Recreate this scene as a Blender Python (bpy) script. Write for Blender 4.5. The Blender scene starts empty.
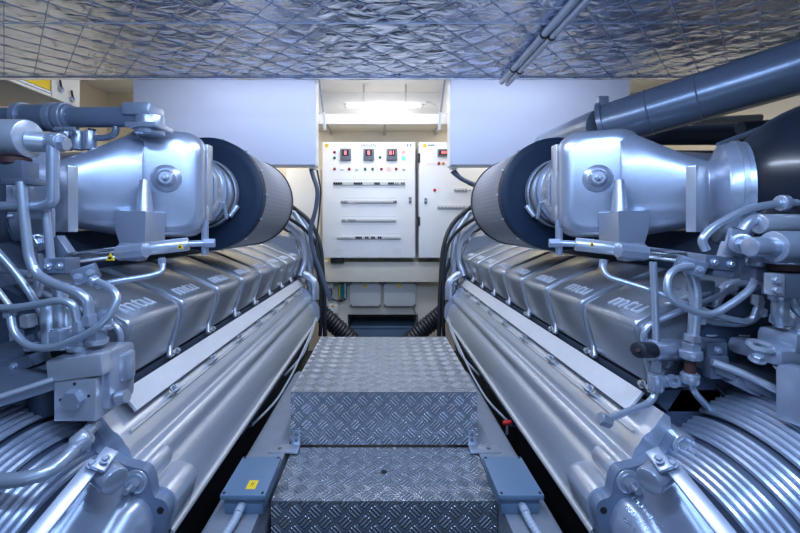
import bpy, bmesh, math, random
from mathutils import Vector, Matrix
random.seed(7)
PI = math.pi
EYE = 1.45            # camera height above the deck; builders below give z relative to the eye line
SC = bpy.context.scene
COL = SC.collection

# ------------------------------------------------------------------ camera, world, lights
cd = bpy.data.cameras.new('camera'); cam = bpy.data.objects.new('camera', cd); COL.objects.link(cam)
cam.location = (0, 0, EYE); cam.rotation_euler = (PI/2, 0, 0)
cd.sensor_width = 36; cd.lens = 36*378/800; cd.shift_x = 18/800; cd.shift_y = -40.5/800; cd.clip_start = .02
SC.camera = cam
SC.view_settings.view_transform = 'Standard'; SC.view_settings.look = 'None'
SC.view_settings.gamma = 1; SC.view_settings.use_curve_mapping = False
SC.view_settings.exposure = 0.1
w = bpy.data.worlds.new('world'); SC.world = w; w.use_nodes = True
w.node_tree.nodes['Background'].inputs[0].default_value = (.42, .60, 1, 1)
w.node_tree.nodes['Background'].inputs[1].default_value = .07

def area(name, loc, target, sx, sy, power, col):
    d = bpy.data.lights.new(name, 'AREA'); d.shape = 'RECTANGLE'; d.size = sx; d.size_y = sy
    d.energy = power; d.color = col
    o = bpy.data.objects.new(name, d); COL.objects.link(o)
    o.location = (loc[0], loc[1], loc[2]+EYE)
    v = Vector(target)-Vector(loc); o.rotation_euler = v.to_track_quat('-Z', 'Y').to_euler()
    return o
COOL = (.41, .61, 1.0)
area('unseen_ceiling_light', (0, .20, .86), (0, .9, -1), 1.7, .08, 34, COOL)
area('unseen_ceiling_light', (0, 1.25, .87), (0, 1.3, -1), .10, .9, 15, (.66, .78, 1))  # added unseen light overhead, gives reflections along the middle of the rails
area('low_bounce_light', (0, -.7, -.7), (0, 2.0, .9), 1.6, .5, 4, COOL)  # added uplight standing in for floor bounce, brightens the foil
area('unseen_ceiling_light', (0, -1.0, .8), (0, 1.2, -.2), 2.4, .22, 9, COOL)
area('aisle_fill_light', (0, 2.52, 1.40), (0, 2.6, -1), 3.6, .22, 36, (.76, .85, 1))  # added fill hidden above the foil edge, for panels and mid engines
area('rear_lamp_light', (0, 3.6, 1.35), (0, 4.3, -.6), 1.0, .3, 9, (.95, .97, 1))
area('rear_side_light', (-1.7, 3.9, 1.3), (-1.7, 3.9, -1), .8, .3, 17, (1, .94, .84))
area('rear_side_light', (1.7, 3.9, 1.3), (1.7, 3.9, -1), .8, .3, 17, (1, .94, .84))

# ------------------------------------------------------------------ materials
def mat(name, col, metal=0, rough=.5, bump=0, bscale=30, emit=0, coat=0, var=.06, spec=.5):
    m = bpy.data.materials.new(name); m.use_nodes = True
    nt = m.node_tree; N = nt.nodes; L = nt.links; b = N['Principled BSDF']
    b.inputs['Metallic'].default_value = metal; b.inputs['Roughness'].default_value = rough
    b.inputs['Coat Weight'].default_value = coat; b.inputs['Coat Roughness'].default_value = .12
    b.inputs['Specular IOR Level'].default_value = spec
    tc = N.new('ShaderNodeTexCoord'); nz = N.new('ShaderNodeTexNoise'); nz.inputs['Scale'].default_value = bscale
    nz.inputs['Detail'].default_value = 4
    L.new(tc.outputs['Object'], nz.inputs['Vector'])
    mx = N.new('ShaderNodeMixRGB'); mx.blend_type = 'MULTIPLY'; mx.inputs[0].default_value = 1
    mx.inputs[1].default_value = (*col, 1)
    mr = N.new('ShaderNodeMapRange'); mr.inputs['To Min'].default_value = 1-var; mr.inputs['To Max'].default_value = 1+var
    L.new(nz.outputs['Fac'], mr.inputs['Value']); L.new(mr.outputs[0], mx.inputs[2])
    L.new(mx.outputs[0], b.inputs['Base Color'])
    if bump:
        bp = N.new('ShaderNodeBump'); bp.inputs['Strength'].default_value = bump; bp.inputs['Distance'].default_value = .002
        L.new(nz.outputs['Fac'], bp.inputs['Height']); L.new(bp.outputs[0], b.inputs['Normal'])
    if emit:
        b.inputs['Emission Color'].default_value = (*col, 1); b.inputs['Emission Strength'].default_value = emit
    return m

M = dict(
 paint=mat('silver_grey_paint', (.40, .445, .54), .60, .31, .08, 60, coat=.4),
 paint_mid=mat('half_shaded_casting_paint', (.19, .225, .29), .6, .38, .12, 60),  # engine paint with partial shade among the pipework put into the colour
 paint_cover=mat('satin_cover_paint', (.33, .35, .39), .65, .31, .05, 90, coat=.3),
 paint_light=mat('light_silver_paint', (.53, .56, .62), .60, .29, .05, 50, coat=.45),
 paint_dark=mat('slate_painted_pipe', (.17, .21, .28), .35, .30, .1, 40, coat=.35),
 paint_shade=mat('shaded_casting_paint', (.05, .07, .11), .4, .5, .2, 40),  # engine paint with the shade of gaps and hollows put into the colour
 pipe_metal=mat('drawn_steel_tube', (.42, .47, .55), .6, .30, .1, 80, coat=.2),
 polished=mat('polished_steel', (.75, .75, .75), 1, .14),
 bolt=mat('zinc_bolt', (.42, .46, .53), .7, .36),
 strip=mat('satin_aluminium_strip', (.66, .68, .72), .35, .38, .03, 30),
 rail_hi=mat('light_rail_pipe', (.62, .62, .62), .5, .4),
 black=mat('black_rubber', (.012, .014, .02), 0, .45),
 navy=mat('dark_blue_end_ring', (.008, .02, .045), 0, .5, spec=.3),
 blackgloss=mat('black_duct_rubber', (.008, .011, .02), 0, .28, coat=.3),
 rust=mat('rust_seal', (.06, .022, .02), .1, .7),
 yellow=mat('yellow_sticker', (.85, .55, .02), 0, .5),
 ink=mat('black_ink', (.01, .01, .01), 0, .6),
 white=mat('white_lacquer', (.80, .80, .80), 0, .35, .02, 20, var=.02),
 panel=mat('pale_blue_white_panel', (.47, .51, .64), 0, .4, .02, 20, var=.02),
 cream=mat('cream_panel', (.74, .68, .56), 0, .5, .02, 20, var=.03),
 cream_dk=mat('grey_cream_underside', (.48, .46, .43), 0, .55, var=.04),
 boxgrey=mat('grey_polycarbonate', (.55, .55, .54), 0, .45, var=.02),
 boxblue=mat('blue_grey_cast_box', (.13, .20, .29), .15, .42, .06, 120),
 girder=mat('grey_deck_paint', (.25, .27, .31), .2, .5, .3, 14, var=.2),
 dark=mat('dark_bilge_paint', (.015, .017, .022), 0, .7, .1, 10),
 meter=mat('grey_meter_case', (.13, .14, .16), 0, .4),
 screen=mat('dark_display_glass', (.03, .02, .05), 0, .15),
 neck=mat('bright_satin_neck', (.60, .62, .66), .75, .24, .05, 40),
 flange_paint=mat('blue_grey_flange_paint', (.17, .21, .29), .3, .42, .08, 60),
 letters=mat('raised_letter_sheen', (.62, .65, .71), .15, .35),  # reflection on the raised paint put into a paler letter colour
 white_strip=mat('pale_grey_label', (.66, .66, .68), 0, .6),
 thread=mat('pale_scrim_thread', (.62, .68, .80), 0, .5),
 led=mat('red_led_digits', (1, .20, .16), 0, .4, emit=1.6, var=0),
 redlit=mat('lit_red_lamp', (1, .12, .12), 0, .4, emit=4, var=0),
 greenlit=mat('lit_green_lamp', (.10, .95, .45), 0, .4, emit=1.6, var=0),
 red=mat('unlit_red_lamp', (.30, .01, .015), 0, .3),
 green=mat('unlit_green_lamp', (.01, .12, .05), 0, .3),
 clear=mat('white_lamp_lens', (.78, .74, .76), 0, .3),
 orange=mat('orange_lamp', (.6, .2, .03), 0, .4),
 teal=mat('teal_terminal', (.02, .22, .24), 0, .4),
 pinkink=mat('pink_print', (.75, .45, .45), 0, .6),
 greyink=mat('grey_print', (.30, .31, .34), 0, .6),
 tube=mat('fluorescent_tube', (1, .98, 1), 0, .4, emit=9, var=0),
 redcap=mat('red_plastic_cap', (.55, .01, .01), 0, .4),
 hoseblue=mat('blue_grey_cable', (.05, .07, .12), 0, .4),
 conduit=mat('grey_conduit', (.36, .40, .46), 0, .45),
 whitepipe=mat('white_painted_conduit', (.62, .68, .80), .1, .35),
)

def foil_mat():
    m = bpy.data.materials.new('quilted_foil'); m.use_nodes = True
    nt = m.node_tree; N = nt.nodes; L = nt.links; b = N['Principled BSDF']
    b.inputs['Base Color'].default_value = (.70, .77, .94, 1)
    b.inputs['Metallic'].default_value = .88; b.inputs['Roughness'].default_value = .20
    tc = N.new('ShaderNodeTexCoord')
    mp = N.new('ShaderNodeMapping'); mp.inputs['Scale'].default_value = (3.0, 6, 1)
    L.new(tc.outputs['Object'], mp.inputs['Vector'])
    n1 = N.new('ShaderNodeTexNoise'); n1.inputs['Scale'].default_value = 2.2; n1.inputs['Detail'].default_value = 2
    n1.inputs['Distortion'].default_value = .8
    L.new(mp.outputs[0], n1.inputs['Vector'])
    n2 = N.new('ShaderNodeTexNoise'); n2.inputs['Scale'].default_value = 45; n2.inputs['Detail'].default_value = 3
    L.new(tc.outputs['Object'], n2.inputs['Vector'])
    add = N.new('ShaderNodeMath'); add.operation = 'MULTIPLY_ADD'; add.inputs[1].default_value = .03
    L.new(n2.outputs['Fac'], add.inputs[0]); L.new(n1.outputs['Fac'], add.inputs[2])
    bp = N.new('ShaderNodeBump'); bp.inputs['Strength'].default_value = .6; bp.inputs['Distance'].default_value = .026
    L.new(add.outputs[0], bp.inputs['Height']); L.new(bp.outputs[0], b.inputs['Normal'])
    return m
M['foil'] = foil_mat()

def tread_mat():
    """five-bar aluminium tread: a lattice turned 45 degrees, bars alternate direction; planar coords come from the UV map"""
    m = bpy.data.materials.new('five_bar_tread_plate'); m.use_nodes = True
    nt = m.node_tree; N = nt.nodes; L = nt.links; b = N['Principled BSDF']
    b.inputs['Metallic'].default_value = .8; b.inputs['Roughness'].default_value = .36
    def mth(op, a, b_=None, c=None):
        n = N.new('ShaderNodeMath'); n.operation = op
        for i, v in enumerate((a, b_, c)):
            if v is None: continue
            if isinstance(v, (int, float)): n.inputs[i].default_value = v
            else: L.new(v, n.inputs[i])
        return n.outputs[0]
    uv = N.new('ShaderNodeUVMap'); sp = N.new('ShaderNodeSeparateXYZ'); L.new(uv.outputs[0], sp.inputs[0])
    c = 1/(.046*math.sqrt(2))
    a = mth('MULTIPLY', mth('ADD', sp.outputs[0], sp.outputs[1]), c)
    d = mth('MULTIPLY', mth('SUBTRACT', sp.outputs[0], sp.outputs[1]), c)
    fa = mth('SUBTRACT', mth('FRACT', a), .5); fd = mth('SUBTRACT', mth('FRACT', d), .5)
    par = mth('PINGPONG', mth('ADD', mth('FLOOR', a), mth('FLOOR', d)), 1)
    par = mth('ROUND', par)
    inv = mth('SUBTRACT', 1, par)
    along = mth('ADD', mth('MULTIPLY', fa, par), mth('MULTIPLY', fd, inv))
    across = mth('ADD', mth('MULTIPLY', fd, par), mth('MULTIPLY', fa, inv))
    wave = mth('MULTIPLY_ADD', mth('COSINE', mth('MULTIPLY', across, 2*PI*4)), .5, .5)
    # ends of the bars: shorter outside
    lim = mth('SUBTRACT', .46, mth('MULTIPLY', mth('ABSOLUTE', across), .30))
    mask = mth('MULTIPLY', mth('SUBTRACT', lim, mth('ABSOLUTE', along)), 14)
    mask = mth('MINIMUM', mth('MAXIMUM', mask, 0), 1)
    mask2 = mth('MINIMUM', mth('MAXIMUM', mth('MULTIPLY', mth('SUBTRACT', .47, mth('ABSOLUTE', across)), 30), 0), 1)
    h = mth('MULTIPLY', mth('MULTIPLY', wave, mask), mask2)
    tc = N.new('ShaderNodeTexCoord'); nz = N.new('ShaderNodeTexNoise'); nz.inputs['Scale'].default_value = 9
    L.new(tc.outputs['Object'], nz.inputs['Vector'])
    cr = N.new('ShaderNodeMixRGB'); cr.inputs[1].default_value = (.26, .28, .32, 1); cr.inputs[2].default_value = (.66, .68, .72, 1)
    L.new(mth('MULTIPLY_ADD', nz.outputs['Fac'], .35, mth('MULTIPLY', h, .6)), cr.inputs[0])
    L.new(cr.outputs[0], b.inputs['Base Color'])
    bp = N.new('ShaderNodeBump'); bp.inputs['Strength'].default_value = 1; bp.inputs['Distance'].default_value = .004
    L.new(h, bp.inputs['Height']); L.new(bp.outputs[0], b.inputs['Normal'])
    return m
M['tread'] = tread_mat()

# ------------------------------------------------------------------ mesh helpers
V = Vector
def P(px, py, Y):
    """a point of the place: picture direction and distance along the aisle (z relative to the eye line)"""
    return V(((px-382)*Y/378, Y, (226-py)*Y/378))

def B(): return bmesh.new()

def frame_of(d):
    d = d.normalized(); up = V((0, 0, 1)) if abs(d.z) < .9 else V((0, 1, 0))
    x = d.cross(up).normalized(); y = x.cross(d).normalized()
    return x, y, d

def loft(bm, rings, cap=True, closed=False):
    R = [[bm.verts.new(p) for p in r] for r in rings]; n = len(R[0])
    k = len(R)
    for i in range(k if closed else k-1):
        a, b = R[i], R[(i+1) % k]
        for j in range(n):
            try: bm.faces.new((a[j], a[(j+1) % n], b[(j+1) % n], b[j]))
            except ValueError: pass
    if cap and not closed:
        try: bm.faces.new(R[0][::-1]); bm.faces.new(R[-1])
        except ValueError: pass
    return bm

def box(bm, c, s, rot=None, bev=0):
    t = bmesh.new(); bmesh.ops.create_cube(t, size=1)
    for v in t.verts: v.co = V((v.co.x*s[0], v.co.y*s[1], v.co.z*s[2]))
    if bev: bmesh.ops.bevel(t, geom=t.edges[:], offset=bev, segments=2, affect='EDGES', profile=.6)
    if rot is not None: bmesh.ops.transform(t, matrix=rot, verts=t.verts)
    bmesh.ops.translate(t, vec=V(c), verts=t.verts)
    me = bpy.data.meshes.new('t'); t.to_mesh(me); bm.from_mesh(me); bpy.data.meshes.remove(me); t.free()
    return bm

def b2(bm, x0, x1, y0, y1, z0, z1, bev=0):
    return box(bm, ((x0+x1)/2, (y0+y1)/2, (z0+z1)/2), (abs(x1-x0), abs(y1-y0), abs(z1-z0)), None, bev)

def cyl(bm, p0, p1, r, r1=None, n=24, bev=0):
    p0, p1 = V(p0), V(p1); r1 = r if r1 is None else r1
    x, y, d = frame_of(p1-p0); L = (p1-p0).length
    st = [(0, r), (L, r1)]
    if bev: st = [(0, r-bev), (bev*.3, r-bev*.3), (bev, r), (L-bev, r1), (L-bev*.3, r1-bev*.3), (L, r1-bev)]
    return loft(bm, [[p0+d*t+(x*math.cos(2*PI*i/n)+y*math.sin(2*PI*i/n))*q for i in range(n)] for t, q in st])

def lathe(bm, p0, axis, prof, n=40):
    """prof: list of (distance along axis, radius)"""
    p0 = V(p0); x, y, d = frame_of(V(axis))
    return loft(bm, [[p0+d*t+(x*math.cos(2*PI*i/n)+y*math.sin(2*PI*i/n))*max(q, 1e-4) for i in range(n)] for t, q in prof])

def ring(bm, c, axis, R, r, n=48, k=10):
    c = V(c); x, y, d = frame_of(V(axis))
    return loft(bm, [[c+(x*math.cos(2*PI*i/n)+y*math.sin(2*PI*i/n))*(R+r*math.cos(2*PI*j/k))+d*r*math.sin(2*PI*j/k) for j in range(k)] for i in range(n)], False, True)

def band(bm, c, axis, R, wd, th, n=40):
    c = V(c); d = V(axis).normalized()
    x, y, d = frame_of(d)
    sec = [(-wd/2, R), (-wd/2, R+th), (wd/2, R+th), (wd/2, R)]
    return loft(bm, [[c+(x*math.cos(2*PI*i/n)+y*math.sin(2*PI*i/n))*q+d*t for t, q in sec] for i in range(n)], False, True)

def smooth_path(pts, rad, seg=6):
    pts = [V(p) for p in pts]; out = [pts[0]]
    for i in range(1, len(pts)-1):
        a, b, c = pts[i-1], pts[i], pts[i+1]
        l = min(rad, (a-b).length*.49, (c-b).length*.49)
        s, e = b+(a-b).normalized()*l, b+(c-b).normalized()*l
        for k in range(seg+1):
            t = k/seg; out.append(s*(1-t)**2+b*2*t*(1-t)+e*t*t)
    out.append(pts[-1]); return out

def tube(bm, pts, r, rad=.05, n=12, seg=6, corr=0, step=.01):
    path = smooth_path(pts, rad, seg)
    if corr:      # corrugated hose: resample evenly, alternate the radius
        L = [0]
        for a, b in zip(path, path[1:]): L.append(L[-1]+(b-a).length)
        m = max(4, int(L[-1]/step)); q = []
        j = 0
        for i in range(m+1):
            s = L[-1]*i/m
            while j < len(path)-2 and L[j+1] < s: j += 1
            t = (s-L[j])/max(L[j+1]-L[j], 1e-6); q.append(path[j].lerp(path[j+1], t))
        path = q
    rings = []; px = None
    for i, p in enumerate(path):
        d = (path[min(i+1, len(path)-1)]-path[max(i-1, 0)])
        if d.length < 1e-7: continue
        d.normalize()
        if px is None: px, _, _ = frame_of(d)
        px = (px-d*px.dot(d)).normalized(); y = d.cross(px)
        q = r*(1+(corr if i % 2 else -corr)) if corr else r
        rings.append([p+(px*math.cos(2*PI*k/n)+y*math.sin(2*PI*k/n))*q for k in range(n)])
    return loft(bm, rings)

def bolt(bm, p, d, r=.012, h=.012, stud=0, washer=True):
    p = V(p); x, y, d = frame_of(V(d))
    if washer: cyl(bm, p, p+d*h*.2, r*1.45, n=20)
    def hexr(t, q): return [p+d*t+(x*math.cos(PI/3*i)+y*math.sin(PI/3*i))*q for i in range(6)]
    loft(bm, [hexr(h*.2, r), hexr(h*1.0, r), hexr(h*1.15, r*.85)])
    if stud: cyl(bm, p+d*h, p+d*(h+stud), r*.5, n=12)
    return bm

def prism(bm, prof, y0, y1):
    """outline in x,z pushed along y"""
    return loft(bm, [[V((x, y0, z)) for x, z in prof], [V((x, y1, z)) for x, z in prof]])

def prismx(bm, prof, x0, x1):
    return loft(bm, [[V((x0, y, z)) for y, z in prof], [V((x1, y, z)) for y, z in prof]])

def rounded(prof, rads, seg=5):
    n = len(prof); out = []
    for i in range(n):
        a, b, c = V(prof[i-1]), V(prof[i]), V(prof[(i+1) % n])
        r = rads if isinstance(rads, (int, float)) else rads[i]
        if r <= 0: out.append(tuple(b)); continue
        l = min(r, (a-b).length*.48, (c-b).length*.48)
        s, e = b+(a-b).normalized()*l, b+(c-b).normalized()*l
        for k in range(seg+1):
            t = k/seg; q = s*(1-t)**2+b*2*t*(1-t)+e*t*t; out.append((q.x, q.y))
    return out

def text_into(bm, s, size, mtx, depth=.001):
    cu = bpy.data.curves.new('t', 'FONT'); cu.body = s; cu.size = size; cu.extrude = depth
    cu.align_x = 'CENTER'; cu.align_y = 'CENTER'
    o = bpy.data.objects.new('t', cu); COL.objects.link(o)
    dg = bpy.context.evaluated_depsgraph_get(); dg.update()
    me = bpy.data.meshes.new_from_object(o.evaluated_get(dg))
    t = bmesh.new(); t.from_mesh(me); bmesh.ops.transform(t, matrix=mtx, verts=t.verts)
    t.to_mesh(me); bm.from_mesh(me); t.free()
    bpy.data.objects.remove(o); bpy.data.meshes.remove(me); bpy.data.curves.remove(cu)
    return bm

def basis(loc, x, y):
    x = V(x).normalized(); y = (V(y)-x*V(y).dot(x)).normalized(); z = x.cross(y)
    return Matrix(((x.x, y.x, z.x, loc[0]), (x.y, y.y, z.y, loc[1]), (x.z, y.z, z.z, loc[2]), (0, 0, 0, 1)))

ORG = {}
def fin(name, bm, m, parent=None, mirror=False, angle=38, flat=False):
    """link the mesh as ONE object; vertices are given in the place's coordinates relative to the eye line"""
    if mirror:
        for v in bm.verts: v.co.x = -v.co.x
    bmesh.ops.recalc_face_normals(bm, faces=bm.faces)
    if parent is None:
        xs = [v.co for v in bm.verts]
        o0 = V(((min(v.x for v in xs)+max(v.x for v in xs))/2, (min(v.y for v in xs)+max(v.y for v in xs))/2, min(v.z for v in xs)))
    else: o0 = ORG[parent.name]
    bmesh.ops.translate(bm, vec=-o0, verts=bm.verts)
    me = bpy.data.meshes.new(name); bm.to_mesh(me); bm.free()
    me.materials.append(M[m] if isinstance(m, str) else m)
    if not flat:
        me.shade_smooth(); me.set_sharp_from_angle(angle=math.radians(angle))
    o = bpy.data.objects.new(name, me); COL.objects.link(o)
    if parent is None: o.location = (o0.x, o0.y, o0.z+EYE)
    else: o.parent = parent
    ORG[o.name] = o0
    return o

def tag(o, label, cat, group=None):
    o['label'] = label; o['category'] = cat
    if group: o['group'] = group
    return o
def thing(name, label, cat, loc, group=None):
    o = bpy.data.objects.new(name, None); COL.objects.link(o); o.location = (loc[0], loc[1], loc[2]+EYE)
    o.empty_display_size = .05; ORG[o.name] = V(loc)
    return tag(o, label, cat, group)
def struct(name, bm, m, **k):
    o = fin(name, bm, m, **k); o['kind'] = 'structure'; return o

FLOOR = -EYE
# ------------------------------------------------------------------ the room
struct('floor', b2(B(), -3.2, 3.2, .1, 4.5, FLOOR-.05, FLOOR), 'dark')
struct('wall_left', b2(B(), -3.25, -3.2, .1, 4.5, FLOOR, 1.6), 'cream')
struct('wall_right', b2(B(), 3.2, 3.25, .1, 4.5, FLOOR, 1.6), 'cream')
struct('ceiling', b2(B(), -3.2, 3.2, 2.32, 4.5, 1.55, 1.60), 'white')
wb = B()
b2(wb, -3.2, 3.2, 4.4, 4.5, -.38, 1.55)
b2(wb, -3.2, -.40, 4.4, 4.5, -1.45, -.38); b2(wb, .42, 3.2, 4.4, 4.5, -1.45, -.38)
b2(wb, -.40, .42, 4.4, 4.5, -1.03, -.38)
struct('wall_back', wb, 'cream')
# foil ceiling: quilted insulation hung below the deckhead
cf = B(); nx, ny = 300, 90
def seam(x, y):
    u = x/.115
    d1 = abs(u-round(u))
    a = (x/.23+y/.30); b_ = (x/.23-y/.30)
    d2 = min(abs(a-round(a)), abs(b_-round(b_)))
    return d1, d2
grid = []
for j in range(ny+1):
    row = []
    for i in range(nx+1):
        x = -3.2+6.4*i/nx; y = .35+1.95*j/ny
        a = (x/.18+y/.18); b_ = (x/.18-y/.18)
        puff = abs(math.sin(PI*a))*abs(math.sin(PI*b_))
        z = .905-.006*puff**.35+random.uniform(-.0012, .0012)
        row.append(cf.verts.new((x, y, z)))
    grid.append(row)
for j in range(ny):
    for i in range(nx): cf.faces.new((grid[j][i], grid[j][i+1], grid[j+1][i+1], grid[j+1][i]))
b2(cf, -3.2, 3.2, 2.285, 2.32, .896, 1.55); b2(cf, -3.2, 3.2, .35, 2.3, .92, .95)
o = fin('ceiling', cf, 'foil', angle=60); o['kind'] = 'structure'
sc_ = B()   # stitched scrim threads on the foil
def zc(x, y):
    a = (x/.18+y/.18); b_ = (x/.18-y/.18)
    return .905-.006*(abs(math.sin(PI*a))*abs(math.sin(PI*b_)))**.35-.0035
def thread(p, q, r=.0017):
    n = 26; pts = []
    for i in range(n+1):
        x = p[0]+(q[0]-p[0])*i/n; y = p[1]+(q[1]-p[1])*i/n
        pts.append((x, y, zc(x, y)))
    tube(sc_, pts, r, rad=0, n=4, seg=1)
for k in range(-32, 33):
    for sgn in (1, -1):
        # a = k (or b = k): x/.24 = k -/+ y/.22
        pts = [((k-sgn*y/.18)*.18, y) for y in (1.2, 2.28)]
        (x0, y0), (x1, y1) = pts
        if max(x0, x1) > -3.2 and min(x0, x1) < 3.2:
            t0, t1 = 0, 1
            while abs(x0+(x1-x0)*t0) > 3.18 and t0 < 1: t0 += .05
            while abs(x0+(x1-x0)*t1) > 3.18 and t1 > 0: t1 -= .05
            if t1 > t0: thread((x0+(x1-x0)*t0, y0+(y1-y0)*t0), (x0+(x1-x0)*t1, y0+(y1-y0)*t1))
for y in (1.32, 1.676, 2.27): thread((-3.18, y), (3.18, y), .0018)
st = fin('trim_ceiling', sc_, 'thread'); st['kind'] = 'structure'

# longitudinal girders carrying boxes and step brackets
for s, nm in ((-1, 'trim_girder_left'), (1, 'trim_girder_right')):
    g = B()
    prism(g, [(.378, -.885), (.51, -.885), (.53, -.90), (.53, -1.40), (.50, -1.45), (.378, -1.45)], .4, 2.30)
    struct(nm, g, 'girder', mirror=(s < 0))

# bulkhead beam and recess below the cabinets
struct('trim_beam', b2(B(), -.70, .66, 4.18, 4.40, -.62, -.40, .006), 'cream')
struct('trim_post', b2(B(), -.70, -.66, 4.2, 4.40, -1.45, -.62, .004), 'white')
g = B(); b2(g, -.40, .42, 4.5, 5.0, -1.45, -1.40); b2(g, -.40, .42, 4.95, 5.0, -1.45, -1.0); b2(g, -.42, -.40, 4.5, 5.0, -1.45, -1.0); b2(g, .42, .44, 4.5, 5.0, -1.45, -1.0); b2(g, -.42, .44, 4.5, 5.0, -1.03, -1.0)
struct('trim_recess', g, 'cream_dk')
t = thing('storage_chest', 'blue-grey chest standing in the dark recess under the switchboards', 'chest', (0, 4.62, -1.40))
fin('body', b2(B(), -.36, .38, 4.52, 4.9, -1.40, -1.22, .01), 'boxblue', t)
fin('lid', b2(B(), -.38, .40, 4.50, 4.92, -1.22, -1.195, .008), 'boxblue', t)

# ceiling hood over the switchboards
t = thing('light_hood', 'white painted steel hood with a lipped front edge above the switchboards', 'hood', (0, 4.2, 1.02))
fin('lip', b2(B(), -.80, .80, 4.0, 4.03, 1.08, 1.185, .006), 'white', t)
g = B(); prismx(g, [(4.03, 1.18), (4.40, 1.18), (4.40, 1.10), (4.03, 1.10)], -.80, .80)
fin('underside', g, 'cream', t)
for x in (-.60, .03, .62):
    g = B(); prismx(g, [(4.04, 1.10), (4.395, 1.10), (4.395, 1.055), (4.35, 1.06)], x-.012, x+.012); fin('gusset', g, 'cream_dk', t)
struct('trim_recess_back', b2(B(), -.72, .68, 4.38, 4.40, 1.185, 1.55), 'white')
for x0, x1, nm in ((-.74, -.72, 'trim_cheek_left'), (.68, .70, 'trim_cheek_right')): struct(nm, b2(B(), x0, x1, 3.5, 4.40, 1.19, 1.55), 'white')
# fluorescent lamp
t = thing('fluorescent_lamp', 'lit white fluorescent tube lamp above the hood at the back', 'lamp', (.02, 4.15, 1.30))
fin('housing', b2(B(), -.42, .48, 4.12, 4.18, 1.335, 1.36, .006), 'white', t)
for x in (-.2, .26): fin('hanger', b2(B(), x-.01, x+.01, 4.14, 4.16, 1.36, 1.55), 'boxgrey', t)
fin('tube', cyl(B(), (-.38, 4.14, 1.315), (.42, 4.14, 1.315), .014), 'tube', t)
for x in (-.40, .44): fin('end_cap', cyl(B(), (x-.02, 4.14, 1.315), (x+.02, 4.14, 1.315), .019, bev=.004), 'boxgrey', t)
fin('cable', tube(B(), [(.48, 4.14, 1.36), (.56, 4.14, 1.35), (.62, 4.15, 1.29)], .009), 'boxgrey', t)
# gas struts beside the hanging boxes
for s in (-1, 1):
    x = -.50 if s < 0 else .50
    t = thing('gas_strut', 'grey hinge strut at the top %s of the lit opening' % ('left' if s < 0 else 'right'), 'strut', (x, 3.1, .9))
    fin('rod', cyl(B(), (x*1.06, 3.15, 1.27), (x*1.03, 3.32, 1.0), .008), 'bolt', t)
    fin('sleeve', cyl(B(), (x*1.03, 3.32, 1.0), (x*1.02, 3.38, .86), .012), 'white', t)
    fin('bracket', b2(B(), x*1.06-.03, x*1.06+.03, 3.12, 3.17, 1.24, 1.30, .005), 'meter', t)

# hanging boxes left and right of the opening
def hang(s):
    lab = 'pale blue-white wall box hanging %s of the switchboards' % ('left' if s < 0 else 'right')
    t = thing('hanging_box', lab, 'cabinet', (s*1.3, 3.3, .5))
    Y = 3.2
    x0, x1 = ((133-382)*Y/378, (316-382)*Y/378) if s < 0 else ((450-382)*Y/378, (630-382)*Y/378)
    z0 = (226-165.5)*Y/378
    fin('body', b2(B(), x0, x1, Y+.012, Y+.14, z0, 1.50, .006), 'white', t)
    fin('front_panel', b2(B(), x0+.004, x1-.004, Y-.006, Y+.014, z0+.006, 1.49, .003), 'panel', t)
    xi = x1 if s < 0 else x0
    fin('cable_gland', b2(B(), xi-.07 if s < 0 else xi+.01, xi-.01 if s < 0 else xi+.07, Y+.03, Y+.10, z0-.022, z0, .004), 'boxgrey', t)
    return t
hang(-1); hang(1)
Y = 3.27
for s, pts in ((-1, [(311, 169), (313, 176), (318, 190), (316, 210), (310, 228), (312, 250), (322, 275), (330, 300)]),
               (1, [(452, 171), (455, 174), (463, 180), (476, 185), (492, 190)])):
    g = B(); tube(g, [P(a, b_, Y) for a, b_ in pts], .019, rad=.15, n=10)
    tag(fin('cable_loom', g, 'hoseblue'), 'thick dark blue cable loom hanging below the %s box' % ('left' if s < 0 else 'right'), 'cable')
g = B(); tube(g, [P(a, b_, 3.40) for a, b_ in [(317, 170), (321, 190), (319, 215), (316, 245), (320, 270)]], .008, n=8)
tag(fin('power_cable', g, 'black'), 'thin black cable beside the thick loom left of the switchboard', 'cable')
g = B(); tube(g, [P(a, b_, 3.40) for a, b_ in [(455, 170), (458, 174), (466, 183), (478, 188)]], .010, n=8)
tag(fin('power_cable', g, 'black'), 'thin black cable beside the thick loom under the right box', 'cable')

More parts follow.
